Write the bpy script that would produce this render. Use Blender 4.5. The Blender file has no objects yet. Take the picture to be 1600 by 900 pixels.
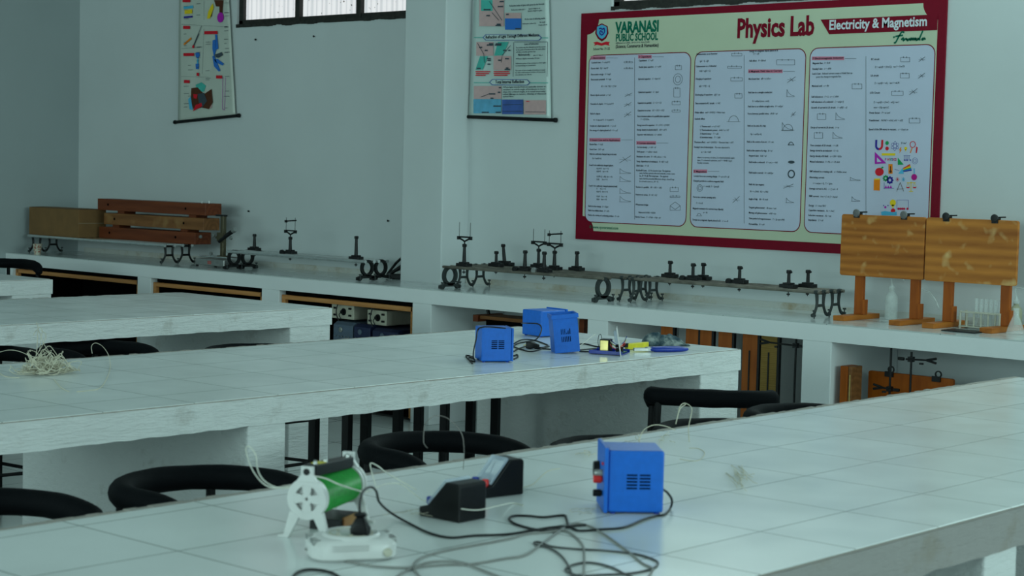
import bpy, bmesh, math, random
from mathutils import Vector, Matrix, noise
random.seed(7)
SC = bpy.context.scene
COL = SC.collection
PI = math.pi

# ------------------------------------------------------------------ camera
RV = Vector((0.74261967, 0.66928290, 0.02400895))
UV = Vector((-0.06127736, 0.03220524, 0.99760108))
FV = Vector((-0.66690413, 0.74230939, -0.06492813))
CAMZ = 1.5
FPX = 2803.3
cam = bpy.data.cameras.new('camera')
cam_ob = bpy.data.objects.new('camera', cam)
COL.objects.link(cam_ob)
SC.camera = cam_ob
cam.sensor_width = 36.0
cam.lens = FPX / 1600 * 36
cam.clip_start = 0.05
cam_ob.matrix_world = Matrix(((RV.x, UV.x, -FV.x, 0), (RV.y, UV.y, -FV.y, 0), (RV.z, UV.z, -FV.z, CAMZ), (0, 0, 0, 1)))
cam.dof.use_dof = True
cam.dof.focus_distance = 8.6
cam.dof.aperture_fstop = 8.0

# ------------------------------------------------------------------ world, daylight, exposure
SC.view_settings.view_transform = 'Standard'
SC.view_settings.look = 'None'
SC.view_settings.exposure = 0.0
SC.view_settings.gamma = 1.0
SC.view_settings.use_curve_mapping = False
world = bpy.data.worlds.new('daylight')
SC.world = world
world.use_nodes = True
wb = world.node_tree.nodes['Background']
wb.inputs[0].default_value = (0.68, 0.98, 0.97, 1)
wb.inputs[1].default_value = 0.34


def area(name, loc, target, sx, sy, power, color):
    l = bpy.data.lights.new(name, 'AREA')
    l.shape = 'RECTANGLE'
    l.size = sx
    l.size_y = sy
    l.energy = power
    l.color = color
    o = bpy.data.objects.new(name, l)
    COL.objects.link(o)
    o.location = loc
    o.rotation_euler = (Vector(target) - Vector(loc)).to_track_quat('-Z', 'Y').to_euler()
    return o


DAY = (0.70, 1.0, 0.96)
area('window_daylight_side', (6.5, 4.2, 2.8), (-5.0, 5.2, 0.9), 7.0, 2.2, 330, DAY)
bench_fill = area('bench_fill_high', (-3.6, 7.98, 2.95), (-3.8, 3.8, 0.6), 6.0, 0.6, 62, DAY)  # added fill along the back-wall window line, brightens the bench tops
bench_fill.data.specular_factor = 0.25
area('window_daylight_rear', (-5.5, -5.8, 2.3), (-6.3, 8.0, 1.4), 11.0, 2.0, 350, DAY)


# ------------------------------------------------------------------ sight-line helpers: a point on a real plane
def ray(x, y):
    return FV + RV * ((x - 800) / FPX) - UV * ((y - 450) / FPX)


def at(x, y, z=0.8):
    d = ray(x, y)
    p = d * ((z - CAMZ) / d.z)
    return Vector((p.x, p.y, z))


def wp(x, y, Y):
    d = ray(x, y)
    p = d * (Y / d.y)
    return Vector((p.x, Y, p.z + CAMZ))


# ------------------------------------------------------------------ materials
MATS = {}


def new_mat(name):
    m = bpy.data.materials.new(name)
    m.use_nodes = True
    MATS[name] = m
    nt = m.node_tree
    return m, nt, nt.nodes['Principled BSDF']


def N(nt, kind, **kw):
    n = nt.nodes.new(kind)
    for k, v in kw.items():
        if isinstance(k, str) and hasattr(n, k):
            setattr(n, k, v)
    return n


def coords(nt, scale=(1, 1, 1)):
    tc = N(nt, 'ShaderNodeTexCoord')
    mp = N(nt, 'ShaderNodeMapping')
    mp.inputs['Scale'].default_value = scale
    nt.links.new(tc.outputs['Object'], mp.inputs['Vector'])
    return mp.outputs['Vector']


def noise_tex(nt, vec, scale, detail=4, rough=0.5):
    n = N(nt, 'ShaderNodeTexNoise')
    n.inputs['Scale'].default_value = scale
    n.inputs['Detail'].default_value = detail
    n.inputs['Roughness'].default_value = rough
    nt.links.new(vec, n.inputs['Vector'])
    return n.outputs['Fac']


def ramp(nt, fac, stops):
    r = N(nt, 'ShaderNodeValToRGB')
    el = r.color_ramp.elements
    while len(el) < len(stops):
        el.new(0.5)
    for e, (p, c) in zip(el, stops):
        e.position = p
        e.color = (*c, 1)
    nt.links.new(fac, r.inputs['Fac'])
    return r.outputs['Color']


def bump(nt, bsdf, fac, strength, dist=0.002):
    b = N(nt, 'ShaderNodeBump')
    b.inputs['Strength'].default_value = strength
    b.inputs['Distance'].default_value = dist
    nt.links.new(fac, b.inputs['Height'])
    nt.links.new(b.outputs['Normal'], bsdf.inputs['Normal'])


def plain(name, col, rough=0.5, metal=0.0, var=0.12, nscale=30, spec=0.5, alpha=1, trans=0, emit=None, bmp=0):
    m, nt, b = new_mat(name)
    v = coords(nt)
    f = noise_tex(nt, v, nscale)
    c1 = tuple(max(0, c * (1 - var)) for c in col)
    c2 = tuple(min(1, c * (1 + var)) for c in col)
    nt.links.new(ramp(nt, f, [(0.3, c1), (0.7, c2)]), b.inputs['Base Color'])
    b.inputs['Roughness'].default_value = rough
    b.inputs['Metallic'].default_value = metal
    b.inputs['Specular IOR Level'].default_value = spec
    b.inputs['Alpha'].default_value = alpha
    b.inputs['Transmission Weight'].default_value = trans
    if emit:
        b.inputs['Emission Color'].default_value = (*emit[:3], 1)
        b.inputs['Emission Strength'].default_value = emit[3]
    if bmp:
        bump(nt, b, f, bmp)
    return m


def wood(name, c1, c2, axis='X', grain=9.0, rough=0.45, stain=None, sscale=9, sthr=0.58):
    m, nt, b = new_mat(name)
    s = {'X': (1, 9, 9), 'Y': (9, 1, 9), 'Z': (9, 9, 1)}[axis]
    v = coords(nt, s)
    f = noise_tex(nt, v, grain * 0.35, 6, 0.62)
    w = N(nt, 'ShaderNodeTexWave')
    w.wave_type = 'RINGS'
    w.inputs['Scale'].default_value = grain * 0.12
    w.inputs['Distortion'].default_value = 7
    w.inputs['Detail'].default_value = 3
    nt.links.new(v, w.inputs['Vector'])
    mx = N(nt, 'ShaderNodeMix', data_type='FLOAT')
    mx.inputs[0].default_value = 0.22
    nt.links.new(f, mx.inputs[2])
    nt.links.new(w.outputs['Fac'], mx.inputs[3])
    col = ramp(nt, mx.outputs[0], [(0.2, c1), (0.75, c2)])
    if stain:
        v2 = coords(nt)
        f2 = noise_tex(nt, v2, sscale, 2, 0.4)
        r2 = ramp(nt, f2, [(sthr, (0, 0, 0)), (sthr + 0.14, (0.9, 0.9, 0.9))])
        mc = N(nt, 'ShaderNodeMix', data_type='RGBA')
        nt.links.new(r2, mc.inputs[0])
        nt.links.new(col, mc.inputs[6])
        mc.inputs[7].default_value = (*stain, 1)
        col = mc.outputs[2]
    nt.links.new(col, b.inputs['Base Color'])
    b.inputs['Roughness'].default_value = rough
    b.inputs['Specular IOR Level'].default_value = 0.22
    return m


def plaster(name, col, rough=0.75, fine=70, strength=0.5, dirt=(0.45, 0.40, 0.33), dirt_amt=0.0, dist=0.003, stretch=None):
    m, nt, b = new_mat(name)
    v = coords(nt)
    big = noise_tex(nt, v, 1.7, 3)
    c = ramp(nt, big, [(0.3, tuple(x * 0.95 for x in col)), (0.7, col)])
    if dirt_amt:
        d = noise_tex(nt, v, 5.0, 8, 0.7)
        r = ramp(nt, d, [(0.60 - dirt_amt * 0.1, (0, 0, 0)), (0.80, (1, 1, 1))])
        mc = N(nt, 'ShaderNodeMix', data_type='RGBA')
        nt.links.new(r, mc.inputs[0])
        nt.links.new(c, mc.inputs[6])
        mc.inputs[7].default_value = (*dirt, 1)
        c = mc.outputs[2]
    nt.links.new(c, b.inputs['Base Color'])
    b.inputs['Roughness'].default_value = rough
    b.inputs['Specular IOR Level'].default_value = 0.3
    f = noise_tex(nt, coords(nt, stretch) if stretch else v, fine, 6, 0.65)
    bump(nt, b, f, strength, dist)
    return m


def tiles(name, col, grout, w, h, off, rough=0.2, gap=0.0022, bow=0.0):
    """square glazed tiles laid in straight lines on the XY plane (object space = world space)"""
    m, nt, b = new_mat(name)
    tc = N(nt, 'ShaderNodeTexCoord')
    mp = N(nt, 'ShaderNodeMapping')
    mp.inputs['Location'].default_value = (off[0], off[1], 0)
    nt.links.new(tc.outputs['Object'], mp.inputs['Vector'])
    br = N(nt, 'ShaderNodeTexBrick')
    br.offset = 0.0
    br.inputs['Scale'].default_value = 1.0
    br.inputs['Brick Width'].default_value = w
    br.inputs['Row Height'].default_value = h
    br.inputs['Mortar Size'].default_value = gap
    br.inputs['Mortar Smooth'].default_value = 0.3
    br.inputs['Bias'].default_value = 0
    br.inputs['Color1'].default_value = (*col, 1)
    br.inputs['Color2'].default_value = (*[c * 0.94 for c in col], 1)
    br.inputs['Mortar'].default_value = (*grout, 1)
    nt.links.new(mp.outputs['Vector'], br.inputs['Vector'])
    big = noise_tex(nt, mp.outputs['Vector'], 2.2, 3)
    mul = N(nt, 'ShaderNodeMix', data_type='RGBA', blend_type='MULTIPLY')
    mul.inputs[0].default_value = 1.0
    nt.links.new(br.outputs['Color'], mul.inputs[6])
    nt.links.new(ramp(nt, big, [(0.25, (0.93, 0.93, 0.93)), (0.75, (1, 1, 1))]), mul.inputs[7])
    nt.links.new(mul.outputs[2], b.inputs['Base Color'])
    sm = noise_tex(nt, mp.outputs['Vector'], 6, 4)
    rr = N(nt, 'ShaderNodeMapRange')
    rr.inputs['To Min'].default_value = rough * 0.7
    rr.inputs['To Max'].default_value = rough * 1.5
    nt.links.new(sm, rr.inputs['Value'])
    nt.links.new(rr.outputs['Result'], b.inputs['Roughness'])
    b.inputs['Specular IOR Level'].default_value = 0.6
    inv = N(nt, 'ShaderNodeMath', operation='SUBTRACT')
    inv.inputs[0].default_value = 1
    nt.links.new(br.outputs['Fac'], inv.inputs[1])
    bump(nt, b, inv.outputs[0], 0.5, 0.001)
    return m


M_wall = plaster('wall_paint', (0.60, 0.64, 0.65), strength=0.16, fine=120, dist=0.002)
M_wallL = plaster('wall_paint_left_shaded', (0.38, 0.43, 0.44), strength=0.16, fine=120, dist=0.002)  # same wall paint, with the left wall's shade put into its colour
M_ceil = plaster('ceiling_paint', (0.66, 0.68, 0.68), strength=0.1)
M_slab = plaster('rough_painted_cement', (0.76, 0.78, 0.78), strength=1.0, fine=30, dirt=(0.42, 0.40, 0.36), dirt_amt=0.3, dist=0.012, stretch=(1, 0.3, 1.6))
M_slabdark = plaster('darkened_grey_cement', (0.35, 0.335, 0.325), strength=1.0, fine=30, dirt=(0.26, 0.22, 0.16), dirt_amt=0.6, dist=0.010, stretch=(1, 0.3, 1.6))  # near bench cement, colour darkened to offset the strong side light
M_counter = plaster('counter_paint', (0.74, 0.77, 0.78), strength=0.25, fine=60)
M_mortar = plaster('bare_mortar', (0.36, 0.33, 0.30), strength=1.0, fine=60, dist=0.004)
M_tile = tiles('bench_tiles', (0.86, 0.90, 0.90), (0.25, 0.28, 0.27), 0.305, 0.32, (1.75, -3.29 + 0.32 * 20))
M_ctile = tiles('counter_tiles', (0.55, 0.60, 0.60), (0.22, 0.24, 0.24), 0.61, 0.305, (20, -7.45 + 3.05), rough=0.14)
M_floor = tiles('floor_tiles', (0.66, 0.70, 0.69), (0.2, 0.22, 0.21), 0.6, 0.6, (30, 30), rough=0.16, gap=0.004)

M_black = plain('black_paint', (0.003, 0.0035, 0.0045), 0.5, bmp=0.2, spec=0.2)
M_iron = plain('dark_cast_iron', (0.003, 0.0035, 0.0045), 0.5, 0.2, bmp=0.3, nscale=80)
M_iron2 = plain('grey_green_cast_iron', (0.030, 0.038, 0.038), 0.55, 0.2, bmp=0.3, nscale=80)
M_chrome = plain('polished_steel_rod', (0.85, 0.86, 0.86), 0.25, 1.0)
M_rail = plain('rusty_steel_rail', (0.20, 0.18, 0.15), 0.4, 0.7, nscale=14, var=0.35)
M_steel = plain('dull_steel', (0.42, 0.43, 0.42), 0.35, 0.9)
M_pad = plain('black_foam_padding', (0.002, 0.0028, 0.004), 0.75, nscale=120, bmp=0.4, spec=0.10)
M_cush = plain('black_seat_vinyl', (0.003, 0.0035, 0.0045), 0.5, spec=0.25)
M_blue = plain('blue_powder_coat', (0.003, 0.135, 0.62), 0.42, var=0.06, nscale=60, bmp=0.05)
M_bluepl = plain('blue_plastic', (0.006, 0.035, 0.34), 0.3, var=0.08)
M_slot = plain('slot_shadow_black', (0.003, 0.004, 0.01), 0.9, spec=0)
M_red = plain('red_plastic', (0.75, 0.02, 0.02), 0.35)
M_blackpl = plain('black_plastic', (0.003, 0.0035, 0.0045), 0.4, spec=0.25)
M_cordblk = plain('black_cord_rubber', (0.003, 0.0035, 0.0045), 0.5)
M_cordgry = plain('grey_cord_rubber', (0.23, 0.23, 0.22), 0.5)
M_thread = plain('cream_cotton_thread', (0.62, 0.58, 0.46), 0.9)
M_wirewht = plain('cream_plastic_wire', (0.68, 0.68, 0.60), 0.5)
M_whitepl = plain('white_plastic', (0.66, 0.66, 0.65), 0.35, var=0.03)
M_cream = plain('cream_enamel', (0.52, 0.50, 0.40), 0.45, var=0.06)
M_yellow = plain('yellow_plastic', (0.72, 0.62, 0.02), 0.4)
M_brass = plain('brass_tape', (0.85, 0.68, 0.25), 0.3, 0.7)
M_green = plain('green_enamel_windings', (0.02, 0.30, 0.045), 0.35, var=0.2, nscale=140)
M_card = plain('brown_cardboard', (0.19, 0.098, 0.032), 0.8, nscale=12)
M_tape = plain('packing_tape', (0.24, 0.17, 0.10), 0.3)
M_beam = wood('reddish_beam_wood', (0.10, 0.022, 0.008), (0.20, 0.050, 0.018), 'X')
M_beam2 = wood('worn_beam_wood', (0.13, 0.048, 0.016), (0.27, 0.115, 0.040), 'X', stain=(0.30, 0.16, 0.06))
M_board = wood('pine_board', (0.22, 0.058, 0.006), (0.56, 0.195, 0.030), 'X', grain=7, stain=(0.60, 0.34, 0.12), sscale=15, sthr=0.61)
M_board2 = wood('pine_board_pale', (0.26, 0.070, 0.008), (0.62, 0.23, 0.036), 'X', grain=5, stain=(0.70, 0.45, 0.18), sscale=12, sthr=0.59)
M_leg = wood('orange_varnished_wood', (0.24, 0.048, 0.003), (0.42, 0.100, 0.006), 'Z')
M_foot = wood('orange_varnished_foot', (0.30, 0.080, 0.008), (0.46, 0.150, 0.020), 'Y')
M_frame = wood('pale_cabinet_frame', (0.38, 0.15, 0.045), (0.56, 0.26, 0.09), 'X')
M_plank = wood('orange_bridge_wood', (0.28, 0.065, 0.008), (0.42, 0.115, 0.018), 'Z')
M_plank2 = wood('yellow_ruled_wood', (0.20, 0.115, 0.022), (0.34, 0.21, 0.05), 'X', grain=30)
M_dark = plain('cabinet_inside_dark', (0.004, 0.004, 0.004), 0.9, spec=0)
M_winfr = plain('old_window_steel', (0.016, 0.015, 0.012), 0.7, var=0.5, nscale=30)
M_glassy = plain('clear_glass', (0.80, 0.88, 0.88), 0.08, alpha=0.28, spec=0.6)
M_bottle = plain('milky_bottle_plastic', (0.72, 0.80, 0.78), 0.3, alpha=0.42)
M_clearpl = plain('clear_acrylic', (0.62, 0.72, 0.85), 0.08, alpha=0.45, spec=0.8)
M_paper = plain('white_paper', (0.80, 0.82, 0.82), 0.6, var=0.03)


def pane_mat():
    m, nt, b = new_mat('corrugated_translucent_sheet')
    v = coords(nt)
    w = N(nt, 'ShaderNodeTexWave')
    w.wave_type = 'BANDS'
    w.bands_direction = 'X'
    w.inputs['Scale'].default_value = 6.5
    w.inputs['Distortion'].default_value = 0.3
    nt.links.new(v, w.inputs['Vector'])
    w2 = N(nt, 'ShaderNodeTexWave')
    w2.bands_direction = 'Z'
    w2.inputs['Scale'].default_value = 1.6
    w2.inputs['Distortion'].default_value = 0.5
    nt.links.new(v, w2.inputs['Vector'])
    dirt = noise_tex(nt, v, 38, 2)
    c = ramp(nt, w.outputs['Fac'], [(0.0, (0.60, 0.64, 0.66)), (0.6, (0.80, 0.83, 0.84))])
    c2 = ramp(nt, w2.outputs['Fac'], [(0.0, (0.72, 0.74, 0.75)), (0.12, (1, 1, 1))])
    c3 = ramp(nt, dirt, [(0.27, (0.08, 0.06, 0.05)), (0.31, (1, 1, 1))])
    cur = c
    for x in (c2, c3):
        mu = N(nt, 'ShaderNodeMix', data_type='RGBA', blend_type='MULTIPLY')
        mu.inputs[0].default_value = 1
        nt.links.new(cur, mu.inputs[6])
        nt.links.new(x, mu.inputs[7])
        cur = mu.outputs[2]
    nt.links.new(cur, b.inputs['Emission Color'])
    b.inputs['Emission Strength'].default_value = 0.92
    b.inputs['Base Color'].default_value = (0.1, 0.1, 0.1, 1)
    return m


M_pane = pane_mat()


# ------------------------------------------------------------------ mesh builder
class MB:
    def __init__(self):
        self.v = []
        self.f = []

    def add(self, vs, fs, mat=None):
        o = len(self.v)
        for p in vs:
            p = Vector(p)
            self.v.append(mat @ p if mat else p)
        self.f += [tuple(i + o for i in f) for f in fs]
        return self

    def box(self, a, b, mat=None):
        x0, y0, z0 = a
        x1, y1, z1 = b
        vs = [(x0, y0, z0), (x1, y0, z0), (x1, y1, z0), (x0, y1, z0), (x0, y0, z1), (x1, y0, z1), (x1, y1, z1), (x0, y1, z1)]
        fs = [(3, 2, 1, 0), (4, 5, 6, 7), (0, 1, 5, 4), (1, 2, 6, 5), (2, 3, 7, 6), (3, 0, 4, 7)]
        return self.add(vs, fs, mat)

    def prism(self, poly, y0, y1, plane='XZ', mat=None):
        """extrude a 2D outline; plane XZ extrudes along Y, XY along Z, YZ along X"""
        n = len(poly)
        def P(p, t):
            if plane == 'XZ':
                return (p[0], t, p[1])
            if plane == 'XY':
                return (p[0], p[1], t)
            return (t, p[0], p[1])
        vs = [P(p, y0) for p in poly] + [P(p, y1) for p in poly]
        fs = [tuple(range(n)), tuple(reversed(range(n, 2 * n)))]
        for i in range(n):
            j = (i + 1) % n
            fs.append((i, i + n, j + n, j))
        return self.add(vs, fs, mat)

    def tube(self, pts, r, seg=8, mat=None, closed=False):
        pts = [Vector(p) for p in pts]
        n = len(pts)
        rs = r if isinstance(r, (list, tuple)) else [r] * n
        vs, fs = [], []
        up = None
        for i, p in enumerate(pts):
            if closed:
                t = (pts[(i + 1) % n] - pts[i - 1]).normalized()
            else:
                t = (pts[min(i + 1, n - 1)] - pts[max(i - 1, 0)]).normalized()
            if t.length == 0:
                t = Vector((0, 0, 1))
            if up is None:
                up = Vector((0, 0, 1)) if abs(t.z) < 0.9 else Vector((1, 0, 0))
            a = t.cross(up)
            if a.length < 1e-5:
                a = t.orthogonal()
            a.normalize()
            b = a.cross(t).normalized()
            up = b
            for k in range(seg):
                th = 2 * PI * k / seg
                vs.append(p + (a * math.cos(th) + b * math.sin(th)) * rs[i])
        m = n if closed else n - 1
        for i in range(m):
            j = (i + 1) % n
            for k in range(seg):
                l = (k + 1) % seg
                fs.append((i * seg + k, i * seg + l, j * seg + l, j * seg + k))
        if not closed:
            fs.append(tuple(reversed(range(seg))))
            fs.append(tuple(range((n - 1) * seg, n * seg)))
        return self.add(vs, fs, mat)

    def lathe(self, prof, seg=24, mat=None):
        """profile [(r,z)] about z"""
        vs, fs = [], []
        n = len(prof)
        for (r, z) in prof:
            for k in range(seg):
                th = 2 * PI * k / seg
                vs.append((max(r, 1e-5) * math.cos(th), max(r, 1e-5) * math.sin(th), z))
        for i in range(n - 1):
            for k in range(seg):
                l = (k + 1) % seg
                fs.append((i * seg + k, i * seg + l, (i + 1) * seg + l, (i + 1) * seg + k))
        fs.append(tuple(reversed(range(seg))))
        fs.append(tuple(range((n - 1) * seg, n * seg)))
        return self.add(vs, fs, mat)

    def ring(self, ro, ri, y0, y1, seg=32, plane='XZ', c=(0, 0), a0=0, a1=2 * PI, mat=None):
        """annulus (or arc) plate extruded along the plane's normal"""
        full = abs(a1 - a0 - 2 * PI) < 1e-4
        n = seg if full else seg + 1
        vs, fs = [], []
        def P(u, w, t):
            if plane == 'XZ':
                return (u, t, w)
            if plane == 'XY':
                return (u, w, t)
            return (t, u, w)
        for i in range(n):
            th = a0 + (a1 - a0) * i / seg
            cs, sn = math.cos(th), math.sin(th)
            for (r, t) in ((ro, y0), (ro, y1), (ri, y1), (ri, y0)):
                vs.append(P(c[0] + r * cs, c[1] + r * sn, t))
        for i in range(seg):
            j = (i + 1) % n
            for k in range(4):
                l = (k + 1) % 4
                fs.append((i * 4 + k, i * 4 + l, j * 4 + l, j * 4 + k))
        if not full:
            fs += [(3, 2, 1, 0), tuple(range((n - 1) * 4, n * 4))]
        return self.add(vs, fs, mat)


ROOTM = {}


def thing(name, label, cat, loc=(0, 0, 0), rz=0.0, group=None, rx=0.0, ry=0.0):
    o = bpy.data.objects.new(name, None)
    o.empty_display_size = 0.05
    COL.objects.link(o)
    o.location = loc
    o.rotation_euler = (rx, ry, rz)
    M = Matrix.Translation(Vector(loc)) @ o.rotation_euler.to_matrix().to_4x4()
    ROOTM[o.name] = M
    o['label'] = label
    o['category'] = cat
    if group:
        o['group'] = group
    return o


def build(name, mb, mat, parent=None, world=False, smooth=False, bevel=0.0, label=None, subd=0, seg=2):
    me = bpy.data.meshes.new(name)
    vs = mb.v
    M = None
    if world and parent is not None:
        M = ROOTM[parent.name].inverted()
        vs = [M @ p for p in vs]
    me.from_pydata([tuple(p) for p in vs], [], mb.f)
    bm = bmesh.new()
    bm.from_mesh(me)
    bmesh.ops.remove_doubles(bm, verts=bm.verts, dist=1e-6)
    bmesh.ops.recalc_face_normals(bm, faces=bm.faces)
    bm.to_mesh(me)
    bm.free()
    me.update()
    if smooth:
        me.polygons.foreach_set('use_smooth', [True] * len(me.polygons))
        try:
            me.set_sharp_from_angle(angle=math.radians(40))
        except Exception:
            pass
    me.materials.append(mat)
    o = bpy.data.objects.new(name, me)
    COL.objects.link(o)
    if parent is not None:
        o.parent = parent
        ROOTM[o.name] = ROOTM[parent.name]
    else:
        ROOTM[o.name] = Matrix.Identity(4)
    if bevel:
        b = o.modifiers.new('bevel', 'BEVEL')
        b.width = bevel
        b.segments = seg
        b.limit_method = 'ANGLE'
    if subd:
        s = o.modifiers.new('subd', 'SUBSURF')
        s.levels = s.render_levels = subd
    if label:
        o['label'] = label
    return o


def tag(o, label, cat, group=None):
    o['label'] = label
    o['category'] = cat
    if group:
        o['group'] = group
    return o


def struct(name, mb, mat, parent=None, **kw):
    o = build(name, mb, mat, parent, **kw)
    if parent is None:
        o['kind'] = 'structure'
    return o


def smooth_path(pts, per=8, closed=False):
    pts = [Vector(p) for p in pts]
    out = []
    n = len(pts)
    rng = n if closed else n - 1
    for i in range(rng):
        if closed:
            p0, p1, p2, p3 = pts[i - 1], pts[i], pts[(i + 1) % n], pts[(i + 2) % n]
        else:
            p0 = pts[max(i - 1, 0)]
            p1 = pts[i]
            p2 = pts[i + 1]
            p3 = pts[min(i + 2, n - 1)]
        for k in range(per):
            t = k / per
            out.append(0.5 * ((2 * p1) + (-p0 + p2) * t + (2 * p0 - 5 * p1 + 4 * p2 - p3) * t * t + (-p0 + 3 * p1 - 3 * p2 + p3) * t ** 3))
    if not closed:
        out.append(pts[-1])
    return out


def copy_tree(o, parent=None):
    c = o.copy()
    COL.objects.link(c)
    if parent is not None:
        c.parent = parent
    for ch in list(o.children):
        copy_tree(ch, c)
    return c


# ------------------------------------------------------------------ room shell
YB = 8.10      # back wall plane
XL = -11.82    # left wall plane
CZ = 3.35
TZ = 0.8       # bench height
struct('floor', MB().box((-12.2, -6.5, -0.1), (3.0, 8.4, 0.0)), M_floor)
struct('ceiling', MB().box((-12.2, -6.5, CZ), (3.0, 8.4, CZ + 0.12)), M_ceil)
W1 = (-9.93, -7.98, 2.475, 3.1)
W2 = (-6.56, -4.9, 2.455, 3.1)
mb = MB()
mb.box((XL - 0.3, YB, 0), (W1[0], YB + 0.22, CZ))
mb.box((W1[0], YB, 0), (W1[1], YB + 0.22, W1[2]))
mb.box((W1[0], YB, W1[3]), (W1[1], YB + 0.22, CZ))
mb.box((W1[1], YB, 0), (W2[0], YB + 0.22, CZ))
mb.box((W2[0], YB, 0), (W2[1], YB + 0.22, W2[2]))
mb.box((W2[0], YB, W2[3]), (W2[1], YB + 0.22, CZ))
mb.box((W2[1], YB, 0), (3.0, YB + 0.22, CZ))
struct('wall_back', mb, M_wall)
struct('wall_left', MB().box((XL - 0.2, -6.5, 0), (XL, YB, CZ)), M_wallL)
struct('wall_column', MB().box((-8.015, 7.87, 0), (-7.66, YB + 0.01, CZ)), M_wall, bevel=0.008)


def window(name, W, mulls, plane):
    x0, x1, z0, z1 = W
    root = bpy.data.objects.new(name, None)
    COL.objects.link(root)
    root.location = ((x0 + x1) / 2, plane, z0)
    ROOTM[root.name] = Matrix.Translation(root.location)
    root['kind'] = 'structure'
    fr = MB()
    fr.box((x0, plane, z0), (x1, plane + 0.05, z0 + 0.035))
    fr.box((x0, plane, z1 - 0.04), (x1, plane + 0.05, z1))
    fr.box((x0, plane, z0), (x0 + 0.045, plane + 0.05, z1))
    fr.box((x1 - 0.045, plane, z0), (x1, plane + 0.05, z1))
    for m_ in mulls:
        fr.box((m_ - 0.022, plane - 0.01, z0), (m_ + 0.022, plane + 0.05, z1))
    build('window_frame', fr, M_winfr, root, world=True, bevel=0.004)
    edges = [x0] + list(mulls) + [x1]
    for a, b in zip(edges[:-1], edges[1:]):
        p = MB()
        n = max(8, int((b - a) / 0.0125))
        vs, fs = [], []
        for i in range(n + 1):
            x = a + (b - a) * i / n
            d = 0.006 * math.sin(x * 2 * PI / 0.076)
            vs += [(x, plane + 0.03 + d, z0 + 0.01), (x, plane + 0.03 + d, z1 - 0.01)]
        for i in range(n):
            fs.append((i * 2, i * 2 + 2, i * 2 + 3, i * 2 + 1))
        p.add(vs, fs)
        build('pane', p, M_pane, root, world=True, smooth=True)
    s = MB()
    n = 60
    for i in range(n):
        x = x0 + (x1 - x0) * i / n
        h = 0.006 + 0.010 * noise.noise(Vector((x * 9, 3, 1)))
        s.box((x, YB - 0.006 + 0.004 * noise.noise(Vector((x * 20, 1, 1))), z0 - 0.012 - h), (x + (x1 - x0) / n, plane + 0.02, z0 + 0.004))
    build('sill_putty', s, M_winfr, root, world=True)
    return root


window('window_1', W1, (-9.305, -8.70), YB + 0.02)
window('window_2', W2, (-5.95, -5.4), YB + 0.02)


# ------------------------------------------------------------------ tiled lab benches
def bench_table(x1, y0, y1, label, walls):
    x0 = x1 - 1.22
    t = thing('lab_table', label, 'table', ((x0 + x1) / 2, (y0 + y1) / 2, 0), group=None)
    # rough cement slab body with hand-trowelled edges
    rnd = random.Random(int(-x1 * 100))
    n = int((y1 - y0) / 0.03)
    vs, fs = [], []
    for i in range(n + 1):
        y = y0 + (y1 - y0) * i / n
        a = [0.0035 * noise.noise(Vector((y * 14, k * 7.3, x1))) for k in range(8)]
        vs += [(x0 + a[0], y, 0.715 + a[1]), (x0 + a[2], y, 0.7955 + a[3] * 0.6), (x1 + a[4], y, 0.7955 + a[5] * 0.3), (x1 + a[6], y, 0.713 + a[7] * 1.2)]
    for i in range(n):
        for k in range(4):
            l = (k + 1) % 4
            fs.append((i * 4 + k, i * 4 + l, (i + 1) * 4 + l, (i + 1) * 4 + k))
    fs += [(3, 2, 1, 0), (n * 4, n * 4 + 1, n * 4 + 2, n * 4 + 3)]
    build('slab', MB().add(vs, fs), M_slab if x1 < -2 else M_slabdark, t, world=True)
    # bare mortar lip along the far long edge and the end
    mo = MB()
    for i in range(n):
        y = y0 + (y1 - y0) * i / n
        z = 0.7995 + 0.0035 * noise.noise(Vector((y * 22, 5, x1)))
        mo.box((x0 - 0.003, y, 0.78), (x0 + 0.022, y + (y1 - y0) / n, z))
    mo.box((x1 - 0.0085, y0, 0.78), (x1 - 0.0055, y1, 0.7985))
    build('mortar_edge', mo, M_mortar, t, world=True, label='brownish bare mortar edge')
    build('tiled_top', MB().box((x0 + 0.022, y0, 0.79), (x1 - 0.008, y1 - 0.012, 0.8)), M_tile_for(x1), t, world=True, bevel=0.0015)
    for (a, b) in walls:
        build('support_wall', MB().box((x0 + 0.004, a, 0), (x1 - 0.004, b, 0.714)), M_slab, t, world=True, bevel=0.006)
    return t


def M_tile_for(x1):
    return tiles('bench_tiles', (0.86, 0.90, 0.90), (0.25, 0.28, 0.27), 0.305, 0.32, (-x1 + 12.2, -3.29 + 6.4))


Y1 = 6.05
WALLS = [(1.15, 1.30), (3.47, 3.62), (5.78, Y1 - 0.006)]
bench_table(-1.75, 0.95, Y1, 'long white tiled bench nearest the camera, with green coil and blue box on it', WALLS)
bench_table(-4.17, 0.95, Y1, 'white tiled bench carrying three blue boxes, pliers and a thread tangle', WALLS)
bench_table(-6.64, 0.95, Y1, 'empty white tiled bench between blue-box bench and the far left bench', WALLS)
bench_table(-9.08, 0.95, Y1, 'farthest white bench, at the left edge of the photo', WALLS)

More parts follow.
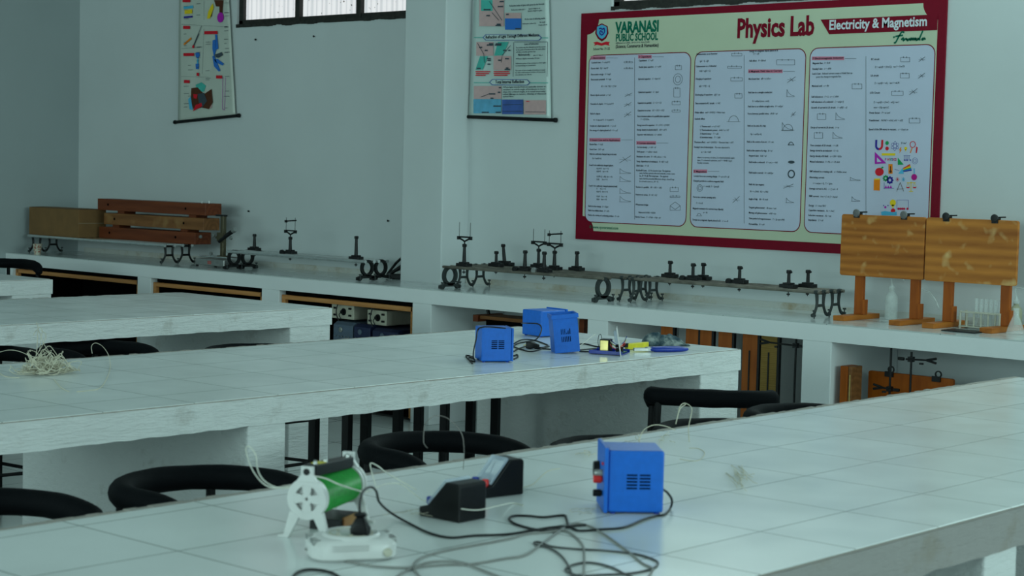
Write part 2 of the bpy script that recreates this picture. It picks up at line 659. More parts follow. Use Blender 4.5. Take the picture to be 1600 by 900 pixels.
# ------------------------------------------------------------------ long counter along the back wall
CY = 7.46
ct = thing('wall_counter', 'long white masonry counter with open bays built along the back wall', 'counter', (-6.0, 7.78, 0))
cx1 = -0.6
cl = MB()
cl.box((XL + 0.002, CY, 0.713), (cx1, 7.868, 0.794))
cl.box((XL + 0.002, 7.868, 0.713), (-8.017, YB - 0.002, 0.794))
cl.box((-7.658, 7.868, 0.713), (cx1, YB - 0.002, 0.794))
build('counter_slab', cl, M_counter, ct, world=True)
tp = MB()
tp.box((XL + 0.002, CY, 0.794), (cx1, 7.868, 0.8))
tp.box((XL + 0.002, 7.868, 0.794), (-8.017, YB - 0.002, 0.8))
tp.box((-7.658, 7.868, 0.794), (cx1, YB - 0.002, 0.8))
build('tiled_top', tp, M_ctile, ct, world=True, label='grey glazed tile top')
piers = [(-10.18, -10.03), (-8.86, -8.69), (-7.49, -7.335), (-6.15, -6.01), (-4.785, -4.62), (-3.40, -3.24), (-2.0, -1.85), (-0.75, -0.6)]
for a, b in piers:
    build('pier', MB().box((a, CY + 0.002, 0), (b, YB - 0.004 if not (-8.02 < a < -7.66) else YB - 0.004, 0.713)), M_counter, ct, world=True, bevel=0.004)
build('pier', MB().box((XL + 0.002, CY + 0.002, 0), (XL + 0.10, YB - 0.004, 0.713)), M_counter, ct, world=True)
build('counter_skirting', MB().box((XL + 0.1, YB - 0.012, 0.8), (-8.02, YB - 0.002, 0.835)).box((-7.655, YB - 0.012, 0.8), (-0.6, YB - 0.002, 0.835)),
      plaster('stained_skirting', (0.55, 0.56, 0.53), dirt=(0.32, 0.22, 0.10), dirt_amt=0.9), ct, world=True, label='rust-stained strip where counter meets wall')

# wooden cabinets in the three left bays
for i, (a, b, lab) in enumerate(((XL + 0.10, -10.18, 'dark wood-framed cabinet in the leftmost counter bay'), (-10.03, -8.86, 'dark wood-framed cabinet in the second counter bay from the left'),
                                 (-8.69, -7.49, 'wood-framed cabinet in counter bay holding cream meters'))):
    c = thing('cabinet', lab, 'cabinet', ((a + b) / 2, CY + 0.3, 0), group='framed cabinets under the wall counter')
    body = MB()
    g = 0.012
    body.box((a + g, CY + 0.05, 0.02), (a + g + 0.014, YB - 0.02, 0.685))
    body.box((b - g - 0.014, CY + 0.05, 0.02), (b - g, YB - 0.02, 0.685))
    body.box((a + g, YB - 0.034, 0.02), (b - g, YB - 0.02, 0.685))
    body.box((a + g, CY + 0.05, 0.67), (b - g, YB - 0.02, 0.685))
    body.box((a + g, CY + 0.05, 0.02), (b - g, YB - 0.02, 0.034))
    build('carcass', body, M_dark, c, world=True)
    if i == 2:
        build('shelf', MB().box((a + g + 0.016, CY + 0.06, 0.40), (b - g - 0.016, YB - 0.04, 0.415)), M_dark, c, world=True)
        build('side_lining', MB().box((b - g - 0.03, CY + 0.10, 0.04), (b - g - 0.0145, YB - 0.1, 0.665)), M_leg, c, world=True, label='orange wood side lining')
    fr = MB()
    fr.box((a + 0.03 if i else a + 0.02, CY + 0.022, 0.655), (b - 0.02, CY + 0.05, 0.683))
    fr.box((a + 0.004, CY + 0.022, 0.02), (a + 0.035, CY + 0.05, 0.683))
    fr.box((b - 0.035, CY + 0.022, 0.02), (b - 0.012, CY + 0.05, 0.683))
    build('face_frame', fr, M_frame, c, world=True, bevel=0.002, label='pale varnished wooden face frame')
    rl = MB()
    rl.box((a + 0.004, CY + 0.055, 0.686), (b - 0.004, YB - 0.03, 0.7125))
    build('gap_shade_block', rl, M_dark, c, world=True)  # dark block standing for the shade in the gap above the frame


# ------------------------------------------------------------------ chairs
def make_chair(label, ring_z, loc, rz, group='black padded ring chairs', R=0.215, arm=0.16, tilt=0.0, flat=False, zs=0.44, lr=0.0125):
    """steel-tube chair with a padded U-shaped rail; opens towards local +X"""
    c = thing('ring_chair', label, 'chair', loc, rz, group)
    zr = ring_z - 0.036
    pts = []
    for s in [-1]:
        pts.append((arm, -R, zr - 0.05))
        pts.append((arm * 0.8, -R, zr - 0.018))
        pts.append((arm * 0.45, -R, zr - 0.004))
    for k in range(0, 13):
        th = -PI / 2 - PI * k / 12
        q = 1.0 if not flat else 0.22
        pts.append((R * q * math.cos(th), R * math.sin(th), zr + tilt * max(0, -math.cos(th))))
    pts += [(arm * 0.45, R, zr - 0.004), (arm * 0.8, R, zr - 0.018), (arm, R, zr - 0.05)]
    sp = smooth_path(pts, 4)
    rr = []
    for i, p in enumerate(sp):
        e = min(i, len(sp) - 1 - i)
        rr.append(0.033 * min(1, 0.55 + e * 0.12) * (1 + 0.05 * noise.noise(Vector(p) * 18)))
    build('padded_rail', MB().tube(sp, rr, 14), M_pad, c, smooth=True)
    seat = MB()
    n = 28
    prof = []
    for (rs, z) in ((0.90, zs - 0.03), (1.0, zs - 0.02), (1.02, zs), (0.98, zs + 0.016), (0.6, zs + 0.024), (0.0, zs + 0.026)):
        prof.append((rs * 0.215, z))
    seat.lathe([(0, zs - 0.03)] + prof, 28, Matrix.Translation((0.0, 0, 0)))
    build('seat', seat, M_cush, c, smooth=True)
    q = 1.0 if not flat else 0.22
    for (x, y) in ((arm * 0.75, -R), (arm * 0.75, R), (-R * q * 0.72, -R * (0.9 if flat else 0.70)), (-R * q * 0.72, R * (0.9 if flat else 0.70))):
        lx, ly = x * 1.05, y * 1.05
        zt = zr - (0.03 if x > 0 else 0.015)
        build('leg', MB().tube([(lx, ly, 0.0), (lx * 0.99, ly * 0.99, 0.25), (x, y, zt)], lr, 8), M_black, c, smooth=True)
    fr = MB()
    fr.tube([(0.15, -R * 1.0, zs - 0.045), (-0.13, -R * 0.74, zs - 0.045), (-0.13, R * 0.74, zs - 0.045), (0.15, R * 1.0, zs - 0.045)], 0.009, 6, closed=True)
    fr.tube([(0.13, -R * 1.04, 0.2), (-0.14, -R * 0.75, 0.2), (-0.14, R * 0.75, 0.2), (0.13, R * 1.04, 0.2)], 0.008, 6, closed=True)
    build('seat_frame', fr, M_black, c)
    return c


G1 = 'black ring chairs around the benches'
FH = Vector((-0.668, 0.744, 0))


def place_chair(label, px, top_y, z, rz, **kw):
    """px, top_y: where the far crest of the padded rail is seen"""
    p = at(px, top_y, z)
    R_ = kw.get('R', 0.215)
    d = Vector((p.x, p.y, 0)).normalized()
    c = p - d * (R_ + 0.033 if not kw.get('flat') else 0.0)
    return make_chair(label, z, (c.x, c.y, 0), math.radians(rz), G1, **kw)


place_chair('black padded ring chair behind near bench, left of the green coil', 326, 721, 0.71, 4)
place_chair('black padded ring chair behind near bench, right of the green coil', 692, 669, 0.71, -2)
place_chair('black padded ring chair at the lower left corner of the photo', -28, 757, 0.71, 8)
place_chair('black ring chair whose rail barely shows above near bench, left of the tall straight-railed chair', 985, 675, 0.71, 0)
place_chair('black ring chair just below the straight padded rail of another chair', 1140, 650, 0.71, 0)
place_chair('black ring chair in front of the white pier, mostly behind near bench', 1275, 627, 0.71, 5)
place_chair('black chair with straight padded rail by corner of blue-box bench', 1112, 605, 0.73, 128, R=0.215, flat=True, arm=0.07)
place_chair('black ring chair beside wall counter at the far left', -10, 402, 0.84, -10, R=0.25)
place_chair('black ring chair at left photo edge, behind the thread tangle', -30, 537, 0.71, -8)
place_chair('black ring chair between two benches, right of the thread tangle', 150, 529, 0.71, 10)
place_chair('black ring chair showing only its curved top below empty bench slab', 405, 534, 0.71, 0)


def lab_stool(label, loc, rz):
    t = thing('lab_stool', label, 'stool', loc, rz, 'black lab stools tucked under the blue-box bench')
    build('seat', MB().lathe([(0.0, 0.655), (0.150, 0.655), (0.160, 0.665), (0.160, 0.685), (0.150, 0.695), (0.0, 0.697)], 28), M_cush, t, smooth=True)
    for (x, y) in ((-0.12, -0.12), (0.12, -0.12), (0.12, 0.12), (-0.12, 0.12)):
        build('leg', MB().box((x - 0.017, y - 0.017, 0.0), (x + 0.017, y + 0.017, 0.654)), M_black, t, bevel=0.003)
    build('foot_ring', MB().ring(0.158, 0.140, 0.16, 0.178, 32, 'XY'), M_black, t, bevel=0.002)
    return t


lab_stool('black four-legged stool under blue-box bench, nearest its left support wall', (-5.16, 4.22, 0), 0.3)
lab_stool('black four-legged stool under blue-box bench, middle of the three seen through the opening', (-5.18, 4.86, 0), 0.25)
lab_stool('black four-legged stool under blue-box bench, nearest the bench end wall', (-5.16, 5.42, 0), 0.3)


# ------------------------------------------------------------------ wall poster with formulas
YP = YB - 0.012
XA, XC = -6.775, -4.415      # left and right edges
ZA, ZC = 1.112, 2.427        # bottom and top edges
M_pred = plain('poster_dark_red', (0.19, 0.002, 0.016), 0.45, var=0.05, spec=0.12)
M_pcream = plain('poster_cream_green', (0.52, 0.58, 0.43), 0.45, var=0.03, nscale=3, spec=0.12)
M_ppanel = plain('poster_pale_blue_panel', (0.52, 0.56, 0.70), 0.45, var=0.03, nscale=3, spec=0.12)
M_pink = plain('poster_pink_highlight', (0.62, 0.20, 0.30), 0.5, var=0.03, spec=0.12)
M_ink = plain('poster_black_ink', (0.012, 0.016, 0.03), 0.5, var=0.03, spec=0.12)
M_ink2 = plain('poster_grey_ink', (0.05, 0.07, 0.09), 0.5, var=0.03, spec=0.12)
M_pgreen = plain('poster_green_ink', (0.003, 0.14, 0.085), 0.5, var=0.03, spec=0.12)
M_pwhite = plain('poster_white_ink', (0.66, 0.70, 0.76), 0.5, var=0.03, spec=0.12)
ICON = {k: plain('poster_icon_' + k, c, 0.5, var=0.02, spec=0.12) for k, c in dict(
    red=(0.62, 0.015, 0.03), navy=(0.03, 0.02, 0.28), purple=(0.42, 0.02, 0.40), orange=(0.80, 0.22, 0.01), yellow=(0.80, 0.58, 0.02), green=(0.01, 0.30, 0.09),
    sky=(0.08, 0.42, 0.66), magenta=(0.45, 0.01, 0.22), brown=(0.09, 0.03, 0.015), blue=(0.03, 0.16, 0.55)).items()}

poster = thing('wall_poster', 'large red-bordered school physics formula poster on the back wall', 'poster', ((XA + XC) / 2, YP, ZA))


def rrect(x0, x1, z0, z1, r, seg=6, inverted=False):
    out = []
    for cx, cz, a in ((x1 - r, z1 - r, 0), (x0 + r, z1 - r, 90), (x0 + r, z0 + r, 180), (x1 - r, z0 + r, 270)):
        for k in range(seg + 1):
            th = math.radians(a + 90 * k / seg)
            out.append((cx + r * math.cos(th), cz + r * math.sin(th)))
    return out


def notch(x0, x1, z0, z1, r, corners):
    """rectangle whose listed corners are cut by an inward quarter circle"""
    out = []
    for key, cx, cz, a in (('tr', x1, z1, 270), ('tl', x0, z1, 0), ('bl', x0, z0, 90), ('br', x1, z0, 180)):
        if key in corners:
            for k in range(9):
                th = math.radians(a - 90 * k / 8)
                out.append((cx + r * math.cos(th), cz + r * math.sin(th)))
        else:
            out.append((cx, cz))
    return out


build('board', MB().box((XA, YP, ZA), (XC, YB - 0.001, ZC)), M_pred, poster, world=True, label='dark red poster border')
bw = 0.052
build('cream_field', MB().prism(notch(XA + bw, XC - bw * 0.9, ZA + bw, ZC - bw * 0.75, 0.085, ('tl', 'tr', 'bl')), YP - 0.002, YP), M_pcream, poster, world=True, label='cream-green poster field')
LY = YP - 0.002
LAY = [0.0012]


def zx(px, py):
    return wp(px, py, LY)


def glyphs(text, px, py, h, parent, mat, name='lettering', x1=None, bold=0.0, shear=0.0, Y=None, depth=0.0008, lines=None, centre=False, slope=0.0):
    """lettering as flat raised mesh; h = cap height in metres"""
    cu = bpy.data.curves.new(name, 'FONT')
    cu.body = text
    cu.size = h / 0.69
    cu.resolution_u = 2
    cu.offset = bold * h
    cu.shear = shear
    cu.extrude = depth / 2
    tmp = bpy.data.objects.new('tmp', cu)
    COL.objects.link(tmp)
    dg = bpy.context.evaluated_depsgraph_get()
    me = bpy.data.meshes.new_from_object(tmp.evaluated_get(dg))
    COL.objects.unlink(tmp)
    bpy.data.objects.remove(tmp)
    bpy.data.curves.remove(cu)
    P = wp(px, py, Y if Y is not None else LY)
    if not len(me.vertices):
        return [], []
    w = max(v.co.x for v in me.vertices)
    sx = 0.82
    if x1 is not None:
        Q = wp(x1, py, Y if Y is not None else LY)
        sx = (Q.x - P.x) / w
    off = -w * sx / 2 if centre else 0
    vs = []
    for v in me.vertices:
        x = v.co.x * sx + off
        vs.append((P.x + x, P.y - 0.0006 - v.co.z, P.z + v.co.y + slope * x))
    fs = [tuple(p.vertices) for p in me.polygons]
    bpy.data.meshes.remove(me)
    return vs, fs


class Ink:
    def __init__(self, Y):
        self.mb = MB()
        self.Y = Y

    def text(self, t, px, py, h, **kw):
        vs, fs = glyphs(t, px, py, h, None, None, Y=self.Y, **kw)
        if vs:
            self.mb.add(vs, fs)

    def poly(self, pts, t=0.001):
        P = [wp(a, b, self.Y) for a, b in pts]
        self.mb.prism([(p.x, p.z) for p in P], self.Y - t, self.Y - 0.0002)

    def line(self, a, b, w=0.0016):
        A, B = wp(*a, self.Y), wp(*b, self.Y)
        d = Vector((B.x - A.x, 0, B.z - A.z))
        if d.length < 1e-6:
            return
        n = Vector((-d.z, 0, d.x)).normalized() * w / 2
        self.mb.prism([((A + n).x, (A + n).z), ((A - n).x, (A - n).z), ((B - n).x, (B - n).z), ((B + n).x, (B + n).z)], self.Y - 0.0009, self.Y - 0.0002)

    def poly_line(self, pts, w=0.0016, closed=False):
        for a, b in zip(pts, pts[1:] + ([pts[0]] if closed else [])):
            if a != b:
                self.line(a, b, w)

    def circle(self, px, py, r, w=0.0018, seg=20, a0=0, a1=2 * PI):
        P = wp(px, py, self.Y)
        self.mb.ring(r, r - w, self.Y - 0.0009, self.Y - 0.0002, seg, 'XZ', (P.x, P.z), a0, a1)

    def disc(self, px, py, r, seg=16, sx=1.0):
        P = wp(px, py, self.Y)
        self.mb.prism([(P.x + sx * r * math.cos(2 * PI * k / seg), P.z + r * math.sin(2 * PI * k / seg)) for k in range(seg)], self.Y - 0.001, self.Y - 0.0002)


# three pale panels with thin red outlines
panels = []
for (pa, pb, ytop, ybot) in ((917, 1076, 84, 352), (1082, 1255, 78, 358), (1261, 1456, 76, 364)):
    A = zx(pa, (ytop + ybot) / 2)
    B = zx(pb, (ytop + ybot) / 2)
    z1 = zx((pa + pb) / 2, ytop).z
    z0 = zx((pa + pb) / 2, ybot).z
    panels.append((A.x, B.x, z0, z1))
zt = sum(p[3] for p in panels) / 3
zb = sum(p[2] for p in panels) / 3
ol, pn = MB(), None
for (a, b, z0, z1) in panels:
    a, b = a + 0.004, b - 0.004
    build('panel_outline', MB().prism(rrect(a - 0.005, b + 0.005, zb - 0.005, zt + 0.005, 0.05), LY - 0.0006, LY), M_pred, poster, world=True, label='thin red panel outline')
    build('formula_panel', MB().prism(rrect(a, b, zb, zt, 0.046), LY - 0.0012, LY - 0.0002), M_ppanel, poster, world=True, label='pale blue formula panel')
LT = LY - 0.0012     # ink plane on panels

ink = Ink(LT)
grey = Ink(LT)
pink = Ink(LT)
H = 0.0105
def zA(x, y):
    return (880 + x / 3.75, y / 3.75)
def zB(x, y):
    return (880 + x / 4.5, 200 + y / 4.5)
def zC(x, y):
    return (1060 + x / 3.721, y / 3.721)
def zD(x, y):
    return (1170 + x / 4.09, 180 + y / 4.09)


body = []
for f_, rows in ((zA, [
    (165, 372, "Coulomb's law: F = q1q2/r^2"), (163, 406, 'Electric field: E(r) = kq/r^2'), (163, 441, 'Electrostatic energy: U = kqq/r'), (163, 471, 'Electrostatic potential: V = kq/r'),
    (222, 510, 'dV = -E.dr  V(r) = -[ E.dr'), (160, 562, 'Electric dipole moment: p = qd'), (160, 614, 'Potential of a dipole: V = k pcos/r^2'), (158, 671, 'Field of a dipole:'),
    (178, 707, 'Er = k 2pcos/r^3   E = k psin/r^3'), (156, 742, 'Torque on a dipole placed in E: t = p x E'), (156, 768, 'Pot. energy of a dipole placed in E: U = -p.E'),
    (443, 360, 'Capacitance: C = q/V'), (443, 398, 'Parallel plate capacitor: C = eA/d'), (440, 468, 'Spherical capacitor: C = 4per1r2'), (438, 545, 'Cylindrical capacitor: C = 2pel'),
    (436, 608, 'Capacitors in parallel: C = C1 + C2'), (436, 652, 'Capacitors in series: 1/C = 1/C1 + 1/C2'), (434, 686, 'Force between plates of a parallel plate capacitor:'), (455, 704, 'F = Q^2/2Ae'),
    (434, 738, 'Energy stored in capacitor: U = CV^2 = Q^2/2C'), (432, 765, 'Energy density in electric field E: U/V = eE^2'), (432, 793, 'Capacitor with dielectric: C = eKA/d')]),
    (zB, [(185, 120, 'Electric flux: f = E.dS'), (185, 155, "Gauss's law: E.dS = q/e"), (185, 188, 'Field of a uniformly charged ring on its axis:'), (205, 218, 'Ep = kqx/(a+x)'), (183, 266, 'E and V of a uniformly charged sphere:'),
      (235, 290, 'kQr/R^3   for r < R'), (235, 310, 'kQ/r^2    for r > R'), (235, 346, 'kQ/2R (3 - r/R)  for r < R'), (235, 366, 'kQ/r      for r > R'),
      (180, 411, 'E and V of a uniformly charged spherical shell:'), (235, 432, '0       for r < R'), (235, 452, 'kQ/r^2   for r > R'), (235, 486, 'kQ/R    for r < R'), (235, 506, 'kQ/r    for r > R'),
      (176, 554, 'Field of a line charge: E = l/2per'), (175, 584, 'Field of an infinite sheet: E = s/2e'), (175, 617, 'Field in the vicinity of conducting surface: E = s/e'),
      (518, 140, 'Current density: j = i/A = sE'), (518, 172, 'Drift speed: v = eEt/m = i/neA'), (516, 206, 'Resistance of a wire: R = rl/A, where r = 1/s'), (515, 240, 'Temp. dependence of resistance: R = R(1 + aT)'),
      (514, 270, "Ohm's law: V = iR"), (513, 303, "Kirchhoff's Laws: (i) The Junction Law: The algebraic"), (536, 322, 'sum of all the currents directed towards a node is zero'), (536, 341, 'i.e., SI = 0. (ii) The Loop Law: The algebraic'),
      (536, 361, 'sum of all the potential differences along a closed loop'), (536, 380, 'in a circuit is zero i.e., SV = 0.'), (511, 420, 'Resistors in parallel: 1/R = 1/R1 + 1/R2'), (510, 473, 'Resistors in series: R = R1 + R2'),
      (509, 543, 'Wheatstone bridge:'), (530, 598, 'Balanced if R1/R2 = R3/R4'), (507, 630, 'Electric Power: P = V^2/R = I^2R = IV'),
      (922, 105, 'Thomson effect: emf = DH/DQ = Thomson heat = sDT'), (920, 140, "Faraday's law of electrolysis: The mass deposited is"), (970, 174, 'm = Zit = Eit/F'), (943, 212, 'where i is current, t is time, Z is electrochemical equiv-'),
      (943, 232, 'alent, E is chemical equivalent, and F = 96485 C/g is'), (943, 250, 'Faraday constant.'), (918, 343, 'Lorentz force on a moving charge: F = qv x B + qE'), (915, 377, 'Charged particle in a uniform magnetic field:'),
      (985, 415, 'r = mv/qB, T = 2pm/qB'), (913, 490, 'Force on a current carrying wire:'), (935, 533, 'F = i l x B'), (911, 570, 'Magnetic moment of a current loop (dipole):'), (985, 599, 'u = iA'), (909, 650, 'Torque on a magnetic dipole placed in B: t = u x B')]),
    (zC, [(105, 320, 'Galvanometer as an Ammeter:'), (125, 360, 'igG = (i - ig)S'), (102, 391, 'Galvanometer as a Voltmeter:'), (122, 418, 'VAB = ig(R + G)'), (100, 464, 'Charging of capacitors:'), (120, 505, 'q(t) = CV[1 - e]'),
      (98, 556, 'Discharging of capacitors: q(t) = qe'), (97, 606, 'Time constant in RC circuit: t = RC'), (96, 659, 'Peltier effect: emf = DH/DQ = Peltier heat'), (95, 696, 'Seebeck effect:'),
      (125, 740, '1. Thermo-emf: e = aT + bT'), (125, 761, '2. Thermoelectric power: de/dt = a + bT'), (125, 782, '3. Neutral temp.: T = -a/b'), (125, 803, '4. Inversion temp.: T = -2a/b'),
      (413, 303, 'Energy of a magnetic dipole placed in B:'), (435, 318, 'U = -u.B'), (412, 359, 'Hall effect: V = Bi/ned'), (408, 464, 'Biot-Savart law: dB = u i dl x r'), (406, 543, 'Field due to a straight conductor:'), (430, 593, 'B = ui/4pd (cosa - cosb)'),
      (404, 624, 'Field due to an infinite straight wire: B = ui/2pd'), (403, 666, 'Force between parallel wires: dF/dl = uii'), (401, 736, 'Field on the axis of a ring:'), (420, 785, 'Bp = uia/2(a+d)'), (398, 829, 'Field at the centre of an arc: B = uio'), (397, 880, 'Field at the centre of a ring: B = ui'),
      (780, 373, 'Magnetic flux: f = B.dS'), (779, 406, "Faraday's law: e = -df/dt"), (778, 434, "Lenz's Law: Induced current create a B-field that op-"), (800, 452, 'poses the change in magnetic flux.'), (776, 505, 'Motional emf: e = Blv'), (774, 568, 'Self inductance: f = Li,  e = -L di/dt'),
      (773, 598, 'Self inductance of a solenoid: L = un(pr l)'), (772, 631, 'Growth of current in LR circuit: i = e/R[1 - e]'), (769, 746, 'Decay of current in LR circuit: i = ie'), (766, 850, 'Time constant of LR circuit: t = L/R'), (765, 880, 'Energy stored in an inductor: U = Li'),
      (1120, 350, 'RC circuit:'), (1143, 395, 'Z = sqrt(R + (1/wC))   tan f = 1/wCR'), (1118, 445, 'LR circuit:'), (1140, 489, 'Z = sqrt(R + wL)   tan f = wL/R'), (1114, 545, 'LCR Circuit:'), (1135, 600, 'Z = sqrt(R + (1/wC - wL))  tan f'), (1135, 630, 'vres = 1/2p sqrt LC'),
      (1110, 661, 'Power factor: P = ei cosf'), (1108, 705, 'Transformer: N1/N2 = e1/e2, e1i1 = e2i2'), (1107, 757, 'Speed of the EM waves in vacuum: c = 1/sqrt ue')]),
    (zD, [(0, 264, "Ampere's law: B.dl = uI"), (0, 305, 'Field inside a solenoid: B = uni, n = N/l'), (0, 372, 'Field inside a toroid: B = uNi/2pr'), (0, 447, 'Field of a bar magnet:'), (8, 492, 'B1 = u 2M/d   B2 = u M/d'), (0, 540, 'Angle of dip: Bh = B cosd'),
      (0, 594, 'Tangent galvanometer: Bh tano = uni'), (0, 628, 'Moving coil galvanometer: niAB = ko'), (0, 664, 'Time period of magnetometer: T = 2p sqrt I/MB'), (0, 700, 'Permeability: B = uH'),
      (390, 266, 'Energy density of B field: u = U/V = B/2u'), (390, 302, 'Mutual inductance: f = Mi, e = -M di/dt'), (388, 364, 'EMF induced in a rotating coil: e = NABw sinwt'), (387, 402, 'Alternating current:'), (410, 440, 'i = i sin(wt + f),  T = 2p/w'),
      (386, 474, 'Average current in AC: i = [ i dt = 0'), (385, 522, 'RMS current: irms = [ i dt ] = i/sqrt2'), (383, 582, 'Energy: E = irms^2RT'), (382, 612, 'Capacitive reactance: Xc = 1/wC'), (381, 644, 'Inductive reactance: XL = wL'), (380, 674, 'Impedance: Z = e/i')])):
    for (x, y, t) in rows:
        a, b = f_(x, y)
        c = t.find(':')
        k = 1.0
        if c > 0:
            vs, fs = glyphs(t[:c + 1], a, b, H * 0.92, None, None, Y=LT, bold=0.014)
            ink.mb.add(vs, fs)
            w = max(v[0] for v in vs) - min(v[0] for v in vs)
            P0 = wp(a, b, LT)
            vs2, fs2 = glyphs(t[c + 1:], a, b, H * 0.9, None, None, Y=LT, shear=0.25)
            if vs2:
                grey.mb.add([(v[0] + w + 0.006, v[1], v[2]) for v in vs2], fs2)
        else:
            grey.text(t, a, b, H * 0.9)
# section headings on pink bars
for f_, x0, x1, y, t in ((zA, 165, 245, 340, '1 Electrostatics'), (zA, 443, 515, 333, '3 Capacitors'), (zA, 157, 332, 820, "2 Gauss's Law and its Applications"), (zA, 433, 540, 838, '4 Current electricity'),
                         (zB, 920, 1008, 305, '5 Magnetism'), (zC, 410, 602, 415, '6 Magnetic Field due to Current'), (zC, 780, 960, 340, '7 Electromagnetic Induction')):
    a, b = f_(x0, y)
    c, _ = f_(x1, y)
    pink.poly([(a - 1, b - 3), (c + 1, b - 3), (c + 1, b + 2.6), (a - 1, b + 2.6)], 0.0005)
    vs, fs = glyphs(t, a, b + 1.4, H * 0.95, None, None, Y=LT - 0.0006, bold=0.016, x1=c)
    ink.mb.add(vs, fs)
    grey.line((c + 2, b), (c + 20, b), 0.0014)
# small diagrams
def rc(f_, x, y, w, h, kind=0):
    a, b = f_(x, y)
    w /= 3.9
    h /= 3.9
    if kind == 0:
        grey.poly_line([(a, b), (a + w, b), (a + w, b + h), (a, b + h)], 0.0017, True)
        grey.line((a + w * 0.3, b - 1.2), (a + w * 0.3, b + 1.2), 0.003)
        grey.line((a + w * 0.65, b - 1.2), (a + w * 0.65, b + 1.2), 0.003)
    elif kind == 1:
        grey.line((a, b + h), (a + w, b + h), 0.0017)
        grey.line((a + 1, b), (a + 1, b + h), 0.0017)
        grey.poly_line([(a + 1, b), (a + w * 0.3, b + h * 0.5), (a + w * 0.6, b + h * 0.78), (a + w, b + h * 0.92)], 0.0016)
    elif kind == 2:
        grey.line((a, b + h), (a + w, b), 0.0022)
        grey.line((a + w * 0.3, b + h * 0.2), (a + w * 0.7, b + h * 0.8), 0.0016)
        grey.line((a, b + h * 0.5), (a + w, b + h * 0.6), 0.0012)
    elif kind == 3:
        grey.circle(a + w / 2, b + h / 2, h / 2 / 270 , 0.002)
        grey.circle(a + w / 2, b + h / 2, h / 3.4 / 270, 0.002)
    elif kind == 4:
        grey.line((a, b + h), (a + w, b + h), 0.0018)
        grey.circle(a + w / 2, b + h, w * 0.36 / 230, 0.002, 14, 0, PI)
    elif kind == 5:
        grey.poly_line([(a, b + h * 0.5), (a + w * 0.5, b), (a + w, b + h * 0.5), (a + w * 0.5, b + h)], 0.002, True)
        grey.poly_line([(a, b + h * 0.5), (a, b + h * 1.1), (a + w, b + h * 1.1), (a + w, b + h * 0.5)], 0.0016)
for args in ((zA, 357, 362, 52, 6, 0), (zA, 357, 398, 52, 6, 0), (zA, 362, 545, 44, 22, 2), (zA, 358, 600, 44, 26, 2), (zA, 358, 655, 42, 32, 2), (zA, 657, 385, 38, 24, 0), (zA, 645, 432, 56, 68, 3), (zA, 648, 516, 38, 55, 0), (zA, 638, 595, 50, 20, 0), (zA, 638, 645, 50, 12, 0),
             (zB, 395, 195, 70, 45, 2), (zB, 395, 285, 70, 30, 1), (zB, 395, 340, 70, 32, 1), (zB, 395, 425, 70, 30, 1), (zB, 395, 480, 70, 34, 1), (zB, 752, 418, 50, 26, 0), (zB, 752, 478, 60, 9, 0), (zB, 752, 520, 62, 46, 5), (zB, 940, 398, 36, 42, 3), (zB, 1192, 480, 42, 40, 2), (zB, 935, 590, 36, 24, 4),
             (zC, 310, 310, 62, 16, 0), (zC, 286, 385, 85, 12, 0), (zC, 305, 452, 70, 20, 0), (zC, 328, 545, 44, 26, 0), (zC, 282, 682, 82, 26, 4), (zC, 572, 348, 110, 30, 0), (zC, 634, 446, 50, 36, 2), (zC, 628, 520, 50, 44, 1), (zC, 655, 650, 28, 30, 2), (zC, 600, 712, 70, 50, 1), (zC, 636, 812, 38, 30, 4),
             (zC, 1010, 488, 60, 30, 0), (zC, 808, 662, 52, 34, 0), (zC, 912, 655, 58, 42, 1), (zC, 790, 772, 52, 34, 0), (zC, 895, 768, 62, 38, 1), (zC, 1293, 333, 55, 28, 0), (zC, 1398, 330, 38, 30, 2), (zC, 1290, 427, 55, 28, 0), (zC, 1395, 425, 40, 32, 2), (zC, 1240, 530, 70, 26, 0), (zC, 1343, 515, 48, 38, 2), (zC, 1342, 688, 66, 28, 0),
             (zD, 208, 45, 80, 48, 4), (zD, 250, 160, 40, 30, 4), (zD, 222, 440, 60, 26, 2), (zD, 236, 528, 50, 30, 1), (zD, 645, 396, 66, 20, 1), (zD, 655, 520, 54, 28, 1)):
    rc(*args)
a, b = zD(272, 376)
grey.circle(a, b, 0.023, 0.007)
a, b = zD(272, 300)
grey.disc(a, b, 0.008, sx=2.6)
# fold lines between columns
for (a, y0, c, y1) in (((zA(432, 0)[0]), 86, zB(487, 0)[0], 347), (zA(1070, 0)[0], 82, zB(1262, 0)[0], 353), (zC(1105, 0)[0], 84, zD(733, 0)[0], 342)):
    x = (a + c) / 2
    grey.line((x, y0 + 4), (x, y1 - 4), 0.0016)
build('panel_highlights', pink.mb, M_pink, poster, world=True, label='pink section heading bars')
build('panel_text', ink.mb, M_ink, poster, world=True, label='small black formula text')
build('panel_formulas', grey.mb, M_ink2, poster, world=True, label='grey formulas and small diagrams')

